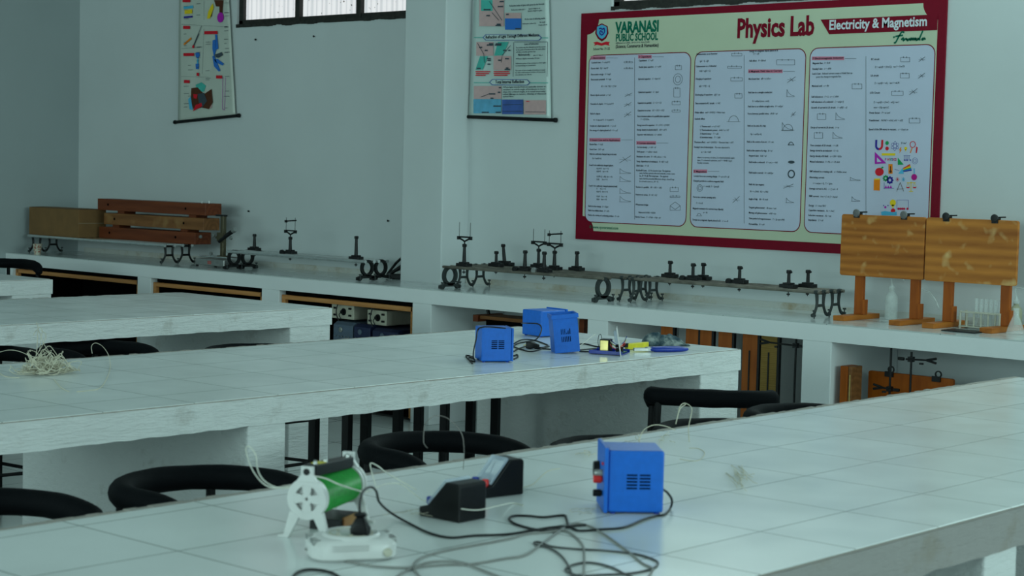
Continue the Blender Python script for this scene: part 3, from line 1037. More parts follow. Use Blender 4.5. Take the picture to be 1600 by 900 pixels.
# school name, title, ribbon
for t, x0, x1, y, h, mat, lab, bold, sh in (
        ('VARANASI', 962, 1029, 51.5, 0.060, M_pgreen, 'green school name lettering', 0.06, 0), ('PUBLIC SCHOOL', 962, 1028, 64.5, 0.040, M_pgreen, 'green school name lettering', 0.05, 0),
        ('Affiliated to CBSE, 10+2+3+4, New Delhi', 962, 1015, 68.6, 0.0085, M_ink2, None, 0.0, 0), ('(Science, Commerce & Humanities)', 962, 1029, 75.2, 0.019, M_ink, None, 0.02, 0),
        ('School No. 71122', 927, 953, 78.5, 0.013, M_ink, None, 0.01, 0),
        ('Physics Lab', 1151, 1272, 58.5, 0.098, M_pred, 'bold dark red title lettering', 0.05, 0), ('\u00a9 www.vpsvaranasi.com', 921, 966, 356.5, 0.017, M_pgreen, 'small green web address', 0.01, 0)):
    k = Ink(LY - 0.0002)
    k.text(t, x0, y, h, x1=x1, bold=bold, shear=sh)
    build('lettering', k.mb, mat, poster, world=True, label=lab)
rb = Ink(LY)
rib0 = wp(1283, 40, LY)
rz0 = wp(1375, 50.5, LY).z
rz1 = wp(1375, 26.5, LY).z
xr = XC - bw * 0.9
rb.mb.prism([(wp(1282, 40, LY).x, rz1), (wp(1296, 40, LY).x, rz0), (xr, rz0), (xr, rz1)], LY - 0.0008, LY)
build('title_ribbon', rb.mb, M_pred, poster, world=True, label='dark red ribbon behind the white subtitle')
k = Ink(LY - 0.001)
k.text('Electricity & Magnetism', 1295, 46.3, 0.048, x1=1448, bold=0.035)
build('lettering', k.mb, M_pwhite, poster, world=True, label='white subtitle lettering')
k = Ink(LY - 0.0002)
script = [[(1413, 51), (1409, 50), (1404, 58), (1399, 67), (1397, 66)], [(1399, 57), (1411, 55)], [(1408, 62), (1412, 59), (1411, 64), (1416, 60), (1417, 63)], [(1417, 60), (1418, 64), (1421, 60), (1422, 63)],
          [(1422, 64), (1424, 59), (1425, 63), (1427, 59), (1428, 63), (1430, 59), (1431, 63)], [(1432, 59), (1431, 63), (1434, 62), (1435, 59), (1435, 63)], [(1442, 48), (1437, 60), (1438, 63)], [(1443, 59), (1440, 62), (1443, 62), (1444, 59), (1446, 62)], [(1396, 59), (1398, 57)]]
for s in script:
    sp = smooth_path([Vector((a, b, 0)) for a, b in s], 5)
    k.poly_line([(p.x, p.y) for p in sp], 0.0085)
build('lettering', k.mb, M_pgreen, poster, world=True, label='green handwritten word formula')
# school crest: shield with blue field, laurel base and red scroll
k = Ink(LY)
k.poly([(931.5, 41), (940.5, 36.5), (949.5, 41), (951, 52), (947, 60), (940.5, 65), (934, 60), (930, 52)], 0.0006)
build('crest_shield', k.mb, M_pred, poster, world=True, label='dark red crest outline')
k = Ink(LY - 0.0006)
k.poly([(933, 42), (940.5, 38.5), (948, 42), (948.5, 52), (945, 58), (940.5, 61), (936, 58), (932.5, 52)], 0.0006)
build('crest_field', k.mb, ICON['sky'], poster, world=True, label='blue crest field')
k = Ink(LY - 0.0012)
k.poly_line([(936, 45), (939, 44), (941, 46), (944, 44), (945, 49), (943, 53), (940, 55), (937, 52), (938, 48), (941, 49), (941, 52)], 0.007)
build('crest_emblem', k.mb, ICON['navy'], poster, world=True, label='dark emblem on crest')
k = Ink(LY)
k.poly([(927, 66.5), (933, 65), (940, 67.5), (947, 65), (953, 65.5), (951, 69), (953, 71.5), (946, 70), (940, 71.5), (933, 70), (928, 71.5), (930, 69)], 0.0008)
build('crest_scroll', k.mb, ICON['red'], poster, world=True, label='red scroll under crest')

# coloured science pictures in the lower right panel
ic = {c: Ink(LT - 0.00012 * i) for i, c in enumerate(ICON)}
D = zD
a, b = D(833, 195)
P = wp(a, b, LT)
ic['navy'].mb.ring(0.023, 0.012, LT - 0.001, LT, 12, 'XZ', (P.x, P.z), PI, 1.5 * PI)
ic['red'].mb.ring(0.023, 0.012, LT - 0.001, LT, 12, 'XZ', (P.x, P.z), 1.5 * PI, 2 * PI)
ic['navy'].mb.box((P.x - 0.023, LT - 0.001, P.z), (P.x - 0.012, LT, P.z + 0.03))
ic['red'].mb.box((P.x + 0.012, LT - 0.001, P.z), (P.x + 0.023, LT, P.z + 0.03))
ic['green'].disc(*D(884, 178), 0.010)
ic['red'].disc(*D(884, 213), 0.010)
for th in (0.5, 1.57, 2.6):
    P = wp(*D(934, 197), LT)
    pts = []
    for q in range(17):
        u, w = 0.024 * math.cos(q * PI / 8), 0.009 * math.sin(q * PI / 8)
        pts.append((P.x + u * math.cos(th) - w * math.sin(th), P.z + u * math.sin(th) + w * math.cos(th)))
    for (p, q) in zip(pts, pts[1:]):
        ic['navy'].mb.tube([(p[0], LT, p[1]), (q[0], LT, q[1])], 0.0009, 4)
ic['orange'].poly([D(970, 205), D(960, 225), D(967, 225), D(963, 243), D(978, 220), D(970, 220), D(976, 206)])
ic['yellow'].disc(*D(1003, 212), 0.008)
ic['yellow'].poly([D(999, 218), D(1007, 218), D(1005, 230), D(1001, 230)])
grey2 = Ink(LT)
P = wp(*D(1048, 187), LT)
ic['red'].mb.ring(0.017, 0.0135, LT - 0.001, LT, 18, 'XZ', (P.x, P.z))
ic['orange'].poly([D(1042, 207), D(1047, 208), D(1035, 242), D(1030, 240)])
ic['red'].poly([D(1071, 200), D(1080, 206), D(1074, 242), D(1067, 240)])
ic['purple'].poly([D(806, 235), D(880, 308), D(806, 312)])
pp = Ink(LT - 0.0012)
pp.poly([D(819, 270), D(848, 298), D(819, 299)], 0.0004)
build('icon_cutout', pp.mb, M_ppanel, poster, world=True)
ic['yellow'].poly([D(850, 243), D(936, 243), D(936, 258), D(850, 258)])
for ch, x, cc in (('P', 870, 'purple'), ('H', 886, 'red'), ('Y', 900, 'green'), ('S', 912, 'navy'), ('I', 922, 'orange'), ('C', 926, 'magenta'), ('S', 936, 'red')):
    ic[cc].text(ch, *D(x, 291), 0.013, bold=0.03)
ic['green'].poly([D(953, 272), D(990, 316), D(953, 318)])
ic['navy'].line(D(990, 258), D(1032, 258), 0.002)
for q in range(4):
    ic['navy'].line(D(995 + q * 10, 258), D(995 + q * 10, 285), 0.001)
    ic['navy'].disc(*D(995 + q * 10 + (7 if q == 3 else 0), 287), 0.0035)
ic['navy'].circle(*D(1062, 292), 0.016, 0.001)
ic['navy'].circle(*D(1062, 292), 0.009, 0.001)
ic['red'].disc(*D(835, 362), 0.021, sx=1.2)
ic['green'].poly([D(842, 338), D(856, 328), D(862, 336), D(850, 342)])
ic['orange'].poly([D(893, 312), D(919, 312), D(919, 374), D(893, 374)])
ic['brown'].disc(*D(906, 360), 0.007)
ic['brown'].line(D(906, 358), D(906, 325), 0.005)
for q, cc in enumerate(('red', 'orange', 'yellow', 'green', 'blue', 'navy')):
    ic[cc].poly([D(985, 338 + q * 4), D(1030 + q * 2, 312 + q * 7), D(1032 + q * 2, 320 + q * 7), D(985, 343 + q * 4)])
ic['sky'].poly([D(955, 374), D(985, 335), D(990, 374)])
ic['navy'].line(D(932, 345), D(962, 355), 0.0015)
ic['sky'].line(D(1057, 340), D(1057, 385), 0.005)
ic['magenta'].disc(*D(1057, 396), 0.016)
for cc, x, y, r in (('green', 875, 403, 0.013), ('navy', 902, 415, 0.017)):
    P = wp(*D(x, y), LT)
    ic[cc].mb.ring(r, r * 0.45, LT - 0.001, LT, 16, 'XZ', (P.x, P.z))
    for q in range(8):
        th = q * PI / 4
        ic[cc].mb.box((P.x + r * 1.05 * math.cos(th) - 0.003, LT - 0.001, P.z + r * 1.05 * math.sin(th) - 0.003), (P.x + r * 1.05 * math.cos(th) + 0.003, LT, P.z + r * 1.05 * math.sin(th) + 0.003))
for x, cc in ((950, 'red'), (988, 'sky')):
    a, b = D(x, 410)
    for q in range(4):
        th = q * PI / 4
        ic[cc].line((a - 3.2 * math.cos(th), b - 3.6 * math.sin(th)), (a + 3.2 * math.cos(th), b + 3.6 * math.sin(th)), 0.0016)
ic['orange'].poly([D(800, 408), D(839, 406), D(837, 482), D(798, 480)])
ic['yellow'].poly([D(803, 405), D(838, 404), D(838, 412), D(803, 414)])
ic['navy'].line(D(862, 467), D(928, 467), 0.0015)
ic['navy'].line(D(866, 430), D(866, 472), 0.0015)
for q in range(3):
    ic['purple'].poly([D(868 + q * 16, 466), D(876 + q * 16, 448), D(884 + q * 16, 466)])
ic['brown'].line(D(968, 430), D(945, 487), 0.0018)
ic['brown'].line(D(968, 430), D(990, 487), 0.0018)
ic['brown'].line(D(946, 472), D(992, 470), 0.0018)
ic['yellow'].line(D(1037, 425), D(1037, 486), 0.003)
ic['yellow'].line(D(1010, 432), D(1066, 432), 0.003)
ic['yellow'].line(D(1024, 487), D(1050, 487), 0.004)
for x in (1018, 1060):
    ic['red'].poly([D(x - 13, 458), D(x + 13, 458), D(x + 7, 467), D(x - 7, 467)])
    ic['yellow'].line(D(x, 432), D(x - 11, 458), 0.0012)
    ic['yellow'].line(D(x, 432), D(x + 11, 458), 0.0012)
ic['yellow'].disc(*D(921, 560), 0.017)
ic['yellow'].poly([D(914, 572), D(929, 572), D(926, 592), D(917, 592)])
ic['red'].disc(*D(922, 612), 0.013)
ic['sky'].poly([D(845, 618), D(870, 612), D(920, 620), D(945, 616), D(945, 640), D(850, 640)])
ic['purple'].disc(*D(873, 588), 0.006)
ic['navy'].disc(*D(862, 577), 0.003)
ic['navy'].disc(*D(890, 577), 0.003)
for q in range(4):
    ic['red'].disc(*D(957 + q * 12, 598), 0.006)
ic['red'].disc(*D(1015, 598), 0.006)
ic['navy'].poly_line([D(947, 542), D(1020, 542), D(1020, 600), D(947, 600)], 0.0012, True)
for c, k in ic.items():
    build('science_icons', k.mb, ICON[c], poster, world=True, label=c + ' parts of the small science pictures')
k = Ink(LT)
k.text('E=mc\u00b2', *D(974, 184), 0.010)
build('lettering', k.mb, M_ink2, poster, world=True)

# ------------------------------------------------------------------ hanging roller charts
def chart(label, tl, tr, bl, br, mat, name='hanging_chart', amp=0.004):
    Y = YB - 0.02
    A, B, Cc, Dd = wp(*tl, Y), wp(*tr, Y), wp(*bl, Y), wp(*br, Y)
    dn = (Cc - A)
    up = 0.55
    A2 = A - dn * up
    B2 = B - (Dd - B) * up
    t = thing(name, label, 'chart', ((Cc.x + Dd.x) / 2, Y, min(Cc.z, Dd.z)))
    vs, fs = [], []
    nx, nz = 16, 40
    for j in range(nz + 1):
        w = j / nz
        L = Cc.lerp(A2, w)
        Rr = Dd.lerp(B2, w)
        for i in range(nx + 1):
            p = L.lerp(Rr, i / nx)
            d = amp * math.sin(i * 1.3 + w * 5) * (0.4 + 0.6 * math.sin(w * 9))
            vs.append((p.x, Y + d * 0.5, p.z))
    for j in range(nz):
        for i in range(nx):
            q = j * (nx + 1) + i
            fs.append((q, q + 1, q + nx + 2, q + nx + 1))
    sh = build('sheet', MB().add(vs, fs), mat, t, world=True, smooth=True)
    so = sh.modifiers.new('thickness', 'SOLIDIFY')
    so.thickness = 0.001
    d = (Dd - Cc).normalized()
    build('bottom_rod', MB().tube([Cc - d * 0.035, Dd + d * 0.035], 0.011, 10).tube([Cc - d * 0.04, Cc - d * 0.028], 0.015, 10).tube([Dd + d * 0.028, Dd + d * 0.04], 0.015, 10), M_blackpl, t, world=True, smooth=True)
    d = (B2 - A2).normalized()
    build('top_rod', MB().tube([A2 - d * 0.035, B2 + d * 0.035], 0.010, 10), M_blackpl, t, world=True, smooth=True)
    return t, Y


M_chart1 = plain('laminated_cream_chart', (0.52, 0.56, 0.50), 0.22, var=0.05, nscale=5)
M_chart2 = plain('laminated_pale_chart', (0.50, 0.60, 0.58), 0.28, var=0.04, nscale=4)
c1, Yc = chart('narrow wall chart with blue microscope picture, left of the window', (280, 0), (358, 0), (278, 190.5), (368, 181), M_chart1)
def zE(x, y):
    return (240 + x / 3.81, y / 3.81)
def chart_inks(Y):
    order = ['salmon', 'teal', 'pale', 'mid', 'brown', 'sky', 'blue', 'navy', 'purple', 'orange', 'yellow', 'green', 'magenta', 'grey', 'red']
    return {c: Ink(Y - 0.0050 - 0.00025 * i) for i, c in enumerate(order)}
XM = dict(grey=M_ink2, teal=plain('chart_teal_print', (0.05, 0.42, 0.36), 0.4, var=0.2, nscale=9), salmon=plain('chart_salmon_print', (0.55, 0.36, 0.36), 0.4, var=0.05),
          mid=plain('chart_mid_blue_print', (0.04, 0.10, 0.36), 0.4, var=0.25, nscale=14), pale=plain('chart_pale_blue_print', (0.10, 0.36, 0.56), 0.4, var=0.2, nscale=14))
I = chart_inks(Yc)
E_ = zE
for (x0, x1, y) in ((173, 218, 4), (176, 216, 163), (302, 380, 195), (178, 240, 325), (372, 408, 458), (181, 214, 485), (256, 270, 442)):
    I['red'].line(E_(x0, y), E_(x1, y + 3 - (x1 - x0) * 0.06), 0.022)
for (x0, y0, x1, y1) in ((300, 0, 300, 120), (165, 145, 445, 160), (300, 170, 290, 440), (165, 290, 290, 280), (165, 455, 330, 460)):
    I['grey'].line(E_(x0, y0), E_(x1, y1), 0.0012)
rnd = random.Random(3)
for q in range(46):
    x = rnd.choice([180, 205, 255, 310, 420, 425])
    y = rnd.uniform(10, 650)
    l = rnd.uniform(14, 30)
    I['grey'].line(E_(x, y), E_(x + l, y - l * 0.05), 0.0026)
I['sky'].poly([E_(178, 40), E_(234, 32), E_(236, 48), E_(180, 54)])
I['yellow'].poly([E_(185, 60), E_(230, 55), E_(230, 80), E_(185, 84)])
I['navy'].poly([E_(180, 98), E_(232, 94), E_(232, 104), E_(180, 108)])
I['yellow'].poly([E_(340, 40), E_(352, 20), E_(358, 45), E_(335, 110), E_(318, 112), E_(325, 70)])
I['brown'].poly([E_(360, 0), E_(415, 0), E_(412, 40), E_(372, 38)])
I['purple'].disc(*E_(398, 104), 0.036)
I['brown'].poly([E_(330, 60), E_(350, 66), E_(345, 100), E_(325, 90)])
I['brown'].poly([E_(392, 40), E_(412, 36), E_(410, 90), E_(392, 86)])
# blue microscope picture
I['blue'].poly([E_(366, 205), E_(378, 205), E_(386, 290), E_(372, 296)])
I['blue'].poly([E_(352, 240), E_(366, 236), E_(372, 300), E_(360, 340), E_(350, 290)])
I['blue'].poly([E_(350, 335), E_(362, 330), E_(372, 360), E_(398, 420), E_(388, 426), E_(360, 395)])
I['blue'].poly([E_(360, 355), E_(380, 350), E_(420, 380), E_(410, 390), E_(372, 372)])
I['grey'].poly([E_(366, 325), E_(405, 310), E_(412, 328), E_(385, 345), E_(370, 340)])
I['blue'].poly([E_(248, 315), E_(270, 310), E_(276, 330), E_(264, 350), E_(252, 340)])
I['sky'].poly([E_(258, 350), E_(268, 350), E_(266, 378), E_(258, 378)])
I['blue'].poly([E_(250, 380), E_(270, 378), E_(268, 412), E_(252, 412)])
I['orange'].poly([E_(178, 262), E_(222, 222), E_(226, 232), E_(182, 270)])
I['grey'].line(E_(285, 155), E_(235, 275), 0.004)
I['grey'].line(E_(270, 200), E_(240, 270), 0.006)
I['red'].disc(*E_(236, 278), 0.012)
# dark picture of coloured instruments at the bottom
I['teal'].poly([E_(250, 505), E_(285, 490), E_(312, 510), E_(300, 545), E_(262, 550)])
I['brown'].poly([E_(225, 525), E_(262, 520), E_(300, 560), E_(345, 530), E_(352, 610), E_(330, 650), E_(285, 640), E_(240, 655), E_(222, 600)])
I['sky'].poly([E_(206, 590), E_(222, 575), E_(232, 655), E_(214, 650)])
I['red'].poly([E_(236, 560), E_(262, 562), E_(256, 588), E_(240, 585)])
I['red'].poly([E_(250, 625), E_(285, 612), E_(290, 632), E_(235, 662)])
I['grey'].poly([E_(262, 560), E_(300, 552), E_(318, 600), E_(290, 640), E_(270, 610)])
I['salmon'].poly([E_(318, 620), E_(345, 600), E_(348, 640), E_(325, 652)])
I['purple'].poly_line([E_(412, 460), E_(410, 650), E_(422, 655), E_(428, 460)], 0.003)
for c, k in I.items():
    if k.mb.v:
        build('chart_print', k.mb, ICON.get(c) or XM[c], c1, world=True)

c2, Yc = chart('wide wall chart about refraction, hanging between the column and the poster', (741, 0), (858, 0), (732, 182.5), (861, 187.5), M_chart2, amp=0.002)
def zF(x, y):
    return (700 + x / 4.09, y / 4.09)
I = chart_inks(Yc)
E_ = zF
def bx(c, x0, y0, x1, y1):
    I[c].poly([E_(x0, y0), E_(x1, y0), E_(x1, y1), E_(x0, y1)])
bx('salmon', 200, 0, 358, 168)
bx('teal', 212, 0, 285, 70)
bx('salmon', 365, 82, 468, 118)
bx('blue', 365, 118, 468, 190)
bx('salmon', 181, 268, 290, 356)
bx('salmon', 291, 358, 404, 447)
I['teal'].poly([E_(320, 268), E_(388, 268), E_(350, 352), E_(296, 356)])
I['teal'].poly([E_(205, 360), E_(255, 360), E_(222, 444), E_(176, 446)])
bx('salmon', 165, 550, 342, 632)
bx('pale', 163, 634, 340, 724)
bx('mid', 346, 636, 480, 730)
bx('salmon', 486, 640, 626, 732)
bx('red', 500, 646, 520, 650)
for y in (240, 528):
    I['teal'].line(E_(165, y), E_(640, y + 2), 0.004)
for (x0, x1, y, hh) in ((222, 600, 240, 20), (264, 526, 526, 20)):
    I['mid'].poly([E_(x0, y), E_(x0 + 18, y - hh), E_(x1 - 18, y - hh + 2), E_(x1, y + 2), E_(x1 - 18, y + hh), E_(x0 + 18, y + hh - 2)])
    k = Ink(Yc - 0.0092)
    k.poly([E_(x0 + 6, y), E_(x0 + 21, y - hh + 4), E_(x1 - 21, y - hh + 6), E_(x1 - 6, y + 2), E_(x1 - 21, y + hh - 4), E_(x0 + 21, y + hh - 6)], 0.0006)
    build('heading_plate', k.mb, M_chart2, c2, world=True)
k = Ink(Yc - 0.0100)
k.text('Refraction of Light Through Different Mediums', *E_(240, 247), 0.018, x1=E_(580, 0)[0], bold=0.03)
k.text('Total Internal Reflection', *E_(302, 534), 0.019, x1=E_(486, 0)[0], bold=0.03)
k2 = Ink(Yc - 0.0095)
for t, x, y, x1, h in (("Refractive index of glass with given by the formula", 392, 43, 615, 0.010), ('Speed of light in air', 515, 60, 590, 0.008), ('Refractive index (n) =', 405, 68, 495, 0.008), ('Speed of light in glass', 510, 75, 602, 0.008),
                       ('At the case of refracting media', 490, 128, 620, 0.010), ('Sin angle', 585, 146, 622, 0.008), ('Refractive index (n)', 476, 156, 562, 0.008), ('Angle of ref', 578, 164, 634, 0.008), ('Laws of Refraction', 487, 288, 578, 0.012),
                       ('The incident ray, the refracted ray and the normal', 434, 309, 622, 0.008), ('at the point of incidence lie in the same plane', 434, 323, 622, 0.008), ('of the media given by', 434, 337, 560, 0.008), ('Mathematically,', 448, 357, 524, 0.012),
                       ('sin i / sin r', 545, 358, 606, 0.009), ('When light travels from', 434, 380, 584, 0.008), ('Refractive index of the medium in which light', 432, 410, 624, 0.008), ('is travelling is constant', 432, 424, 560, 0.008), ('The ratio of sine of angle of incidence is equal', 430, 455, 620, 0.008), ('to the refractive index of second', 430, 468, 620, 0.008), ('medium to first', 430, 482, 534, 0.008),
                       ('When light travels from an optically denser to', 352, 562, 625, 0.009), ('medium, at which angle of incidence is more', 352, 577, 620, 0.009), ('than the critical angle, it is total internally', 352, 592, 622, 0.009), ('called Mirage in nature, shining of diamond', 350, 607, 626, 0.009), ('optical fibre.', 350, 621, 420, 0.009)):
    a, b = E_(x, y)
    k2.text(t, a, b, h, x1=E_(x1, 0)[0], bold=0.01)
    
for x, y, l in ((262, 280, 26), (248, 288, 40), (305, 280, 36), (300, 288, 40), (200, 303, 18), (235, 322, 18), (352, 322, 18), (385, 322, 14), (250, 375, 22), (252, 386, 20), (320, 385, 18), (365, 375, 24), (252, 410, 18), (185, 437, 24), (370, 435, 16), (362, 444, 34),
                (330, 10, 26), (318, 42, 34), (228, 62, 44), (245, 100, 22), (312, 155, 24), (304, 163, 34), (372, 92, 16), (430, 184, 34), (325, 560, 14), (318, 590, 16), (262, 600, 40), (272, 628, 18), (290, 678, 48), (216, 718, 44), (305, 718, 32)):
    k2.line(E_(x, y), E_(x + l, y), 0.008)
for a, b in (((265, 10), (345, 130)), ((280, 80), (325, 130)), ((188, 275), (228, 345)), ((228, 345), (232, 400)), ((345, 355), (400, 290)), ((345, 360), (340, 400)), ((210, 620), (262, 600)), ((350, 670), (470, 668)), ((350, 712), (478, 712)), ((495, 715), (620, 716)), ((420, 270), (416, 490)), ((424, 268), (636, 268)), ((636, 268), (634, 490))):
    k2.line(E_(*a), E_(*b), 0.003)
I['red'].line(E_(176, 458), E_(270, 458), 0.006)
I['red'].line(E_(178, 470), E_(262, 470), 0.006)
I['red'].line(E_(176, 481), E_(240, 481), 0.006)
I['red'].line(E_(292, 458), E_(392, 458), 0.006)
I['red'].line(E_(292, 470), E_(396, 470), 0.006)
I['red'].line(E_(294, 481), E_(380, 481), 0.006)
for c, kk in I.items():
    if kk.mb.v:
        build('chart_print', kk.mb, ICON.get(c) or XM[c], c2, world=True)
build('chart_heading', k.mb, M_ink, c2, world=True, label='dark chart headings')
build('chart_text', k2.mb, M_ink2, c2, world=True)


# ------------------------------------------------------------------ near bench: power supply boxes
def rotz(loc, rz, rx=0.0, ry=0.0):
    from mathutils import Euler
    return Matrix.Translation(Vector(loc)) @ Euler((rx, ry, rz)).to_matrix().to_4x4()


def power_box(label, loc, rz, L=0.115, D=0.15, Hh=0.125, panel='left', knobs=True, rx=0.0, ry=0.0, vents='h'):
    """vented side = local -Y face, front panel with terminals = local -X face"""
    t = thing('power_supply', label, 'power supply', loc, rz, rx=rx, ry=ry)
    z0 = 0.004
    build('case', MB().box((0.0, 0, z0), (L, D, Hh)), M_blue, t, bevel=0.005, seg=3)
    if panel == 'left':
        build('front_panel', MB().box((-0.009, -0.004, z0 - 0.001), (-0.0005, D + 0.004, Hh + 0.006)), M_blue, t, bevel=0.002)
    else:
        e_ = 0.005 if panel == 'right' else 0.0
        build('front_panel', MB().box((L + 0.0005, -e_, z0), (L + 0.008, D + e_, Hh + e_)), M_blue, t, bevel=0.002)
    v = MB()
    if vents == 'h':
        for c_ in range(2):
            for r_ in range(5):
                x = L * (0.33 + 0.235 * c_)
                z = Hh * 0.40 + r_ * 0.0068
                v.box((x, -0.0006, z), (x + L * 0.19, 0.001, z + 0.0032))
    else:
        for r_ in range(2):
            for c_ in range(6):
                x = L * (0.34 + 0.065 * c_)
                z = Hh * (0.38 + 0.24 * r_)
                v.box((x, -0.0006, z), (x + 0.0028, 0.001, z + Hh * 0.19))
    build('vent_slots', v, M_slot, t, label='black ventilation slots')
    for (x, y) in ((0.012, 0.014), (L - 0.012, 0.014), (0.012, D - 0.014), (L - 0.012, D - 0.014)):
        build('foot', MB().lathe([(0.006, 0), (0.007, 0.0048)], 12, Matrix.Translation((x, y, 0))), M_bluepl, t)
    if knobs:
        for (y, z, m, nm, r) in ((0.026, Hh * 0.52, M_red, 'red_terminal', 0.0085), (0.026, Hh * 0.30, M_blackpl, 'black_terminal', 0.0075)):
            Mx = Matrix.Translation((-0.009, y, z)) @ Matrix.Rotation(-PI / 2, 4, 'Y')
            build(nm, MB().lathe([(r * 0.7, 0), (r * 0.7, 0.003), (r, 0.003), (r, 0.017), (r * 0.9, 0.019)], 16, Mx), m, t, smooth=True)
        Mx = Matrix.Translation((-0.009, 0.026, Hh * 0.615)) @ Matrix.Rotation(-PI / 2, 4, 'Y')
        build('clear_terminal_cap', MB().lathe([(0.0075, 0), (0.0075, 0.015), (0.006, 0.017)], 16, Mx), M_steel, t, smooth=True)
        build('indicator_lamp', MB().box((-0.0125, 0.01, Hh * 0.76), (-0.009, 0.02, Hh * 0.80)), M_red, t)
        Mx = Matrix.Translation((-0.009, 0.09, Hh * 0.6)) @ Matrix.Rotation(-PI / 2, 4, 'Y')
        build('dial', MB().lathe([(0.018, 0), (0.016, 0.012), (0.0, 0.013)], 20, Mx), M_blackpl, t, smooth=True)
    return t


p = at(949, 803.5)
q = at(1035, 803.5)
power_box('blue vented metal box with red terminal on near bench', p, math.atan2(q.y - p.y, q.x - p.x) - 0.06, L=(q - p).length, D=0.125, Hh=0.132)

p = at(752, 566.5)
q = at(802, 565.5)
bx_rz = math.atan2(q.y - p.y, q.x - p.x)
power_box('blue metal box with vents facing the photo, left of three on the bench', p, math.radians(55), L=0.112, D=0.12, Hh=0.126, knobs=False, panel='flush')
p = at(846, 527.5)
q = at(883, 520.5)
power_box('largest blue metal box, rearmost of three on the bench, turned cornerwise', at(845, 527.5), math.radians(80), L=0.135, D=0.13, Hh=0.112, knobs=False, panel='right')


def cover_box(label, loc, rz, lean):
    t = thing('power_supply_cover', label, 'box', loc, rz, ry=lean)
    w, d, h = 0.098, 0.10, 0.148
    k = MB()
    k.box((0, 0, 0), (w, 0.003, h)).box((0, d - 0.003, 0), (w, d, h)).box((0, 0, 0), (w, d, 0.003)).box((w - 0.003, 0, 0), (w, d, h)).box((0, 0, 0), (0.003, d, h))
    build('shell', k, M_blue, t, bevel=0.0012)
    build('rim', MB().box((-0.004, -0.004, h - 0.016), (w + 0.004, 0.0, h + 0.001)).box((-0.004, d, h - 0.016), (w + 0.004, d + 0.004, h + 0.001)).box((-0.004, 0, h - 0.016), (0, d, h + 0.001)).box((w, 0, h - 0.016), (w + 0.004, d, h + 0.001)), M_blue, t, bevel=0.001)
    v = MB()
    for r_ in range(2):
        for c_ in range(6):
            x = w * (0.30 + 0.068 * c_)
            z = h * (0.28 + 0.20 * r_)
            v.box((x, -0.0006, z), (x + 0.0026, 0.001, z + h * 0.14))
    build('vent_slots', v, M_slot, t, label='black ventilation slots')
    return t


cover_box('open blue metal cover standing tilted, right of three blue boxes on the bench', at(867.5, 552.5), math.radians(50), math.radians(-6))


# ------------------------------------------------------------------ cords, cables, threads: curves lying on real planes
def cable(name, label, cat, pts, r, mat, group=None, per=8, parent=None, seg=6):
    """pts: (px, py) or (px, py, z)"""
    P = [at(a[0], a[1], (a[2] if len(a) > 2 else 0.8 + r)) for a in pts]
    sp = smooth_path(P, per)
    o = build(name, MB().tube(sp, r, seg), mat, parent, world=parent is not None, smooth=True)
    if parent is None:
        tag(o, label, cat, group)
    elif label:
        o['label'] = label
    return o


# plug standing in the extension block, its cord runs to the blue box
zc = 0.8
cable('power_cable', 'black mains cord running from the round white block to the near blue box', 'cord',
      [(563, 806, 0.874), (562, 790, 0.892), (567, 769, 0.905), (579, 761, 0.900), (588, 768, 0.875), (593, 785, 0.842), (612, 802, 0.812), (640, 818), (672, 833), (704, 840), (740, 837), (790, 835), (830, 829), (862, 824), (888, 823), (905, 829), (940, 827), (975, 824),
       (1005, 812), (1025, 806), (1038, 804), (1047, 795), (1050, 782, 0.82), (1043, 770, 0.84), (1036, 765, 0.85)], 0.0026, M_cordblk)
cable('power_cable', 'loop of thin black cord on the tiles left of the near blue box', 'cord',
      [(888, 824), (885, 810), (880, 805), (850, 808), (825, 806), (803, 806), (796, 811), (806, 819), (835, 827), (860, 829), (888, 823), (915, 820)], 0.0026, M_cordblk)
def c1_(x, y):
    return (370 + x / 3.214, 620 + y / 3.214)
def c2_(x, y):
    return (820 + x / 3.214, 620 + y / 3.214)
GC = 'grey cables coiled at front of near bench'
cable('grey_cable', 'grey cable starting at left side of the round white block', 'cable',
      [c1_(345, 762) + (0.815,), c1_(375, 785) + (0.808,), c1_(430, 800), c1_(560, 828), c1_(700, 852), c1_(870, 857), c1_(960, 832), c1_(1060, 826), c1_(1150, 840), c1_(1230, 870), c1_(1330, 910)], 0.0022, M_cordgry, GC)
cable('grey_cable', 'grey cable sweeping in a wide arc up towards the near blue box', 'cable',
      [c1_(920, 905), c1_(885, 850), c1_(930, 808), c1_(1040, 775), c1_(1200, 745), c1_(1380, 710), c2_(0, 690), c2_(110, 680), c2_(200, 672), c2_(250, 700), c2_(290, 745), c2_(298, 800), c2_(296, 905)], 0.0022, M_cordgry, GC)
cable('grey_cable', 'grey cable with the outermost loop, reaching below the near blue box', 'cable',
      [c1_(800, 905), c1_(880, 862), c1_(1020, 845), c1_(1180, 840), c1_(1330, 815), c2_(0, 795), c2_(90, 735), c2_(150, 690), c2_(205, 655), c2_(260, 636), c2_(330, 652), c2_(420, 705), c2_(520, 778), c2_(590, 835), c2_(640, 862), c2_(620, 905)], 0.0022, M_cordgry, GC)
cable('grey_cable', 'dark grey cable doubling back in a flat hairpin', 'cable',
      [c2_(240, 905), c2_(220, 850), c2_(180, 795), c2_(120, 758), c2_(55, 742), c2_(48, 730), c2_(75, 730), c2_(140, 752), c2_(260, 764), c2_(400, 772), c2_(560, 790), c2_(650, 818), c2_(668, 838), c2_(640, 862), c2_(540, 885), c2_(400, 893), c2_(270, 897),
       c2_(205, 872), c2_(230, 848), c2_(300, 832), c2_(370, 838), c2_(440, 858), c2_(500, 888), c2_(540, 905)], 0.0020, plain('dark_grey_cord', (0.07, 0.07, 0.07), 0.5), GC)
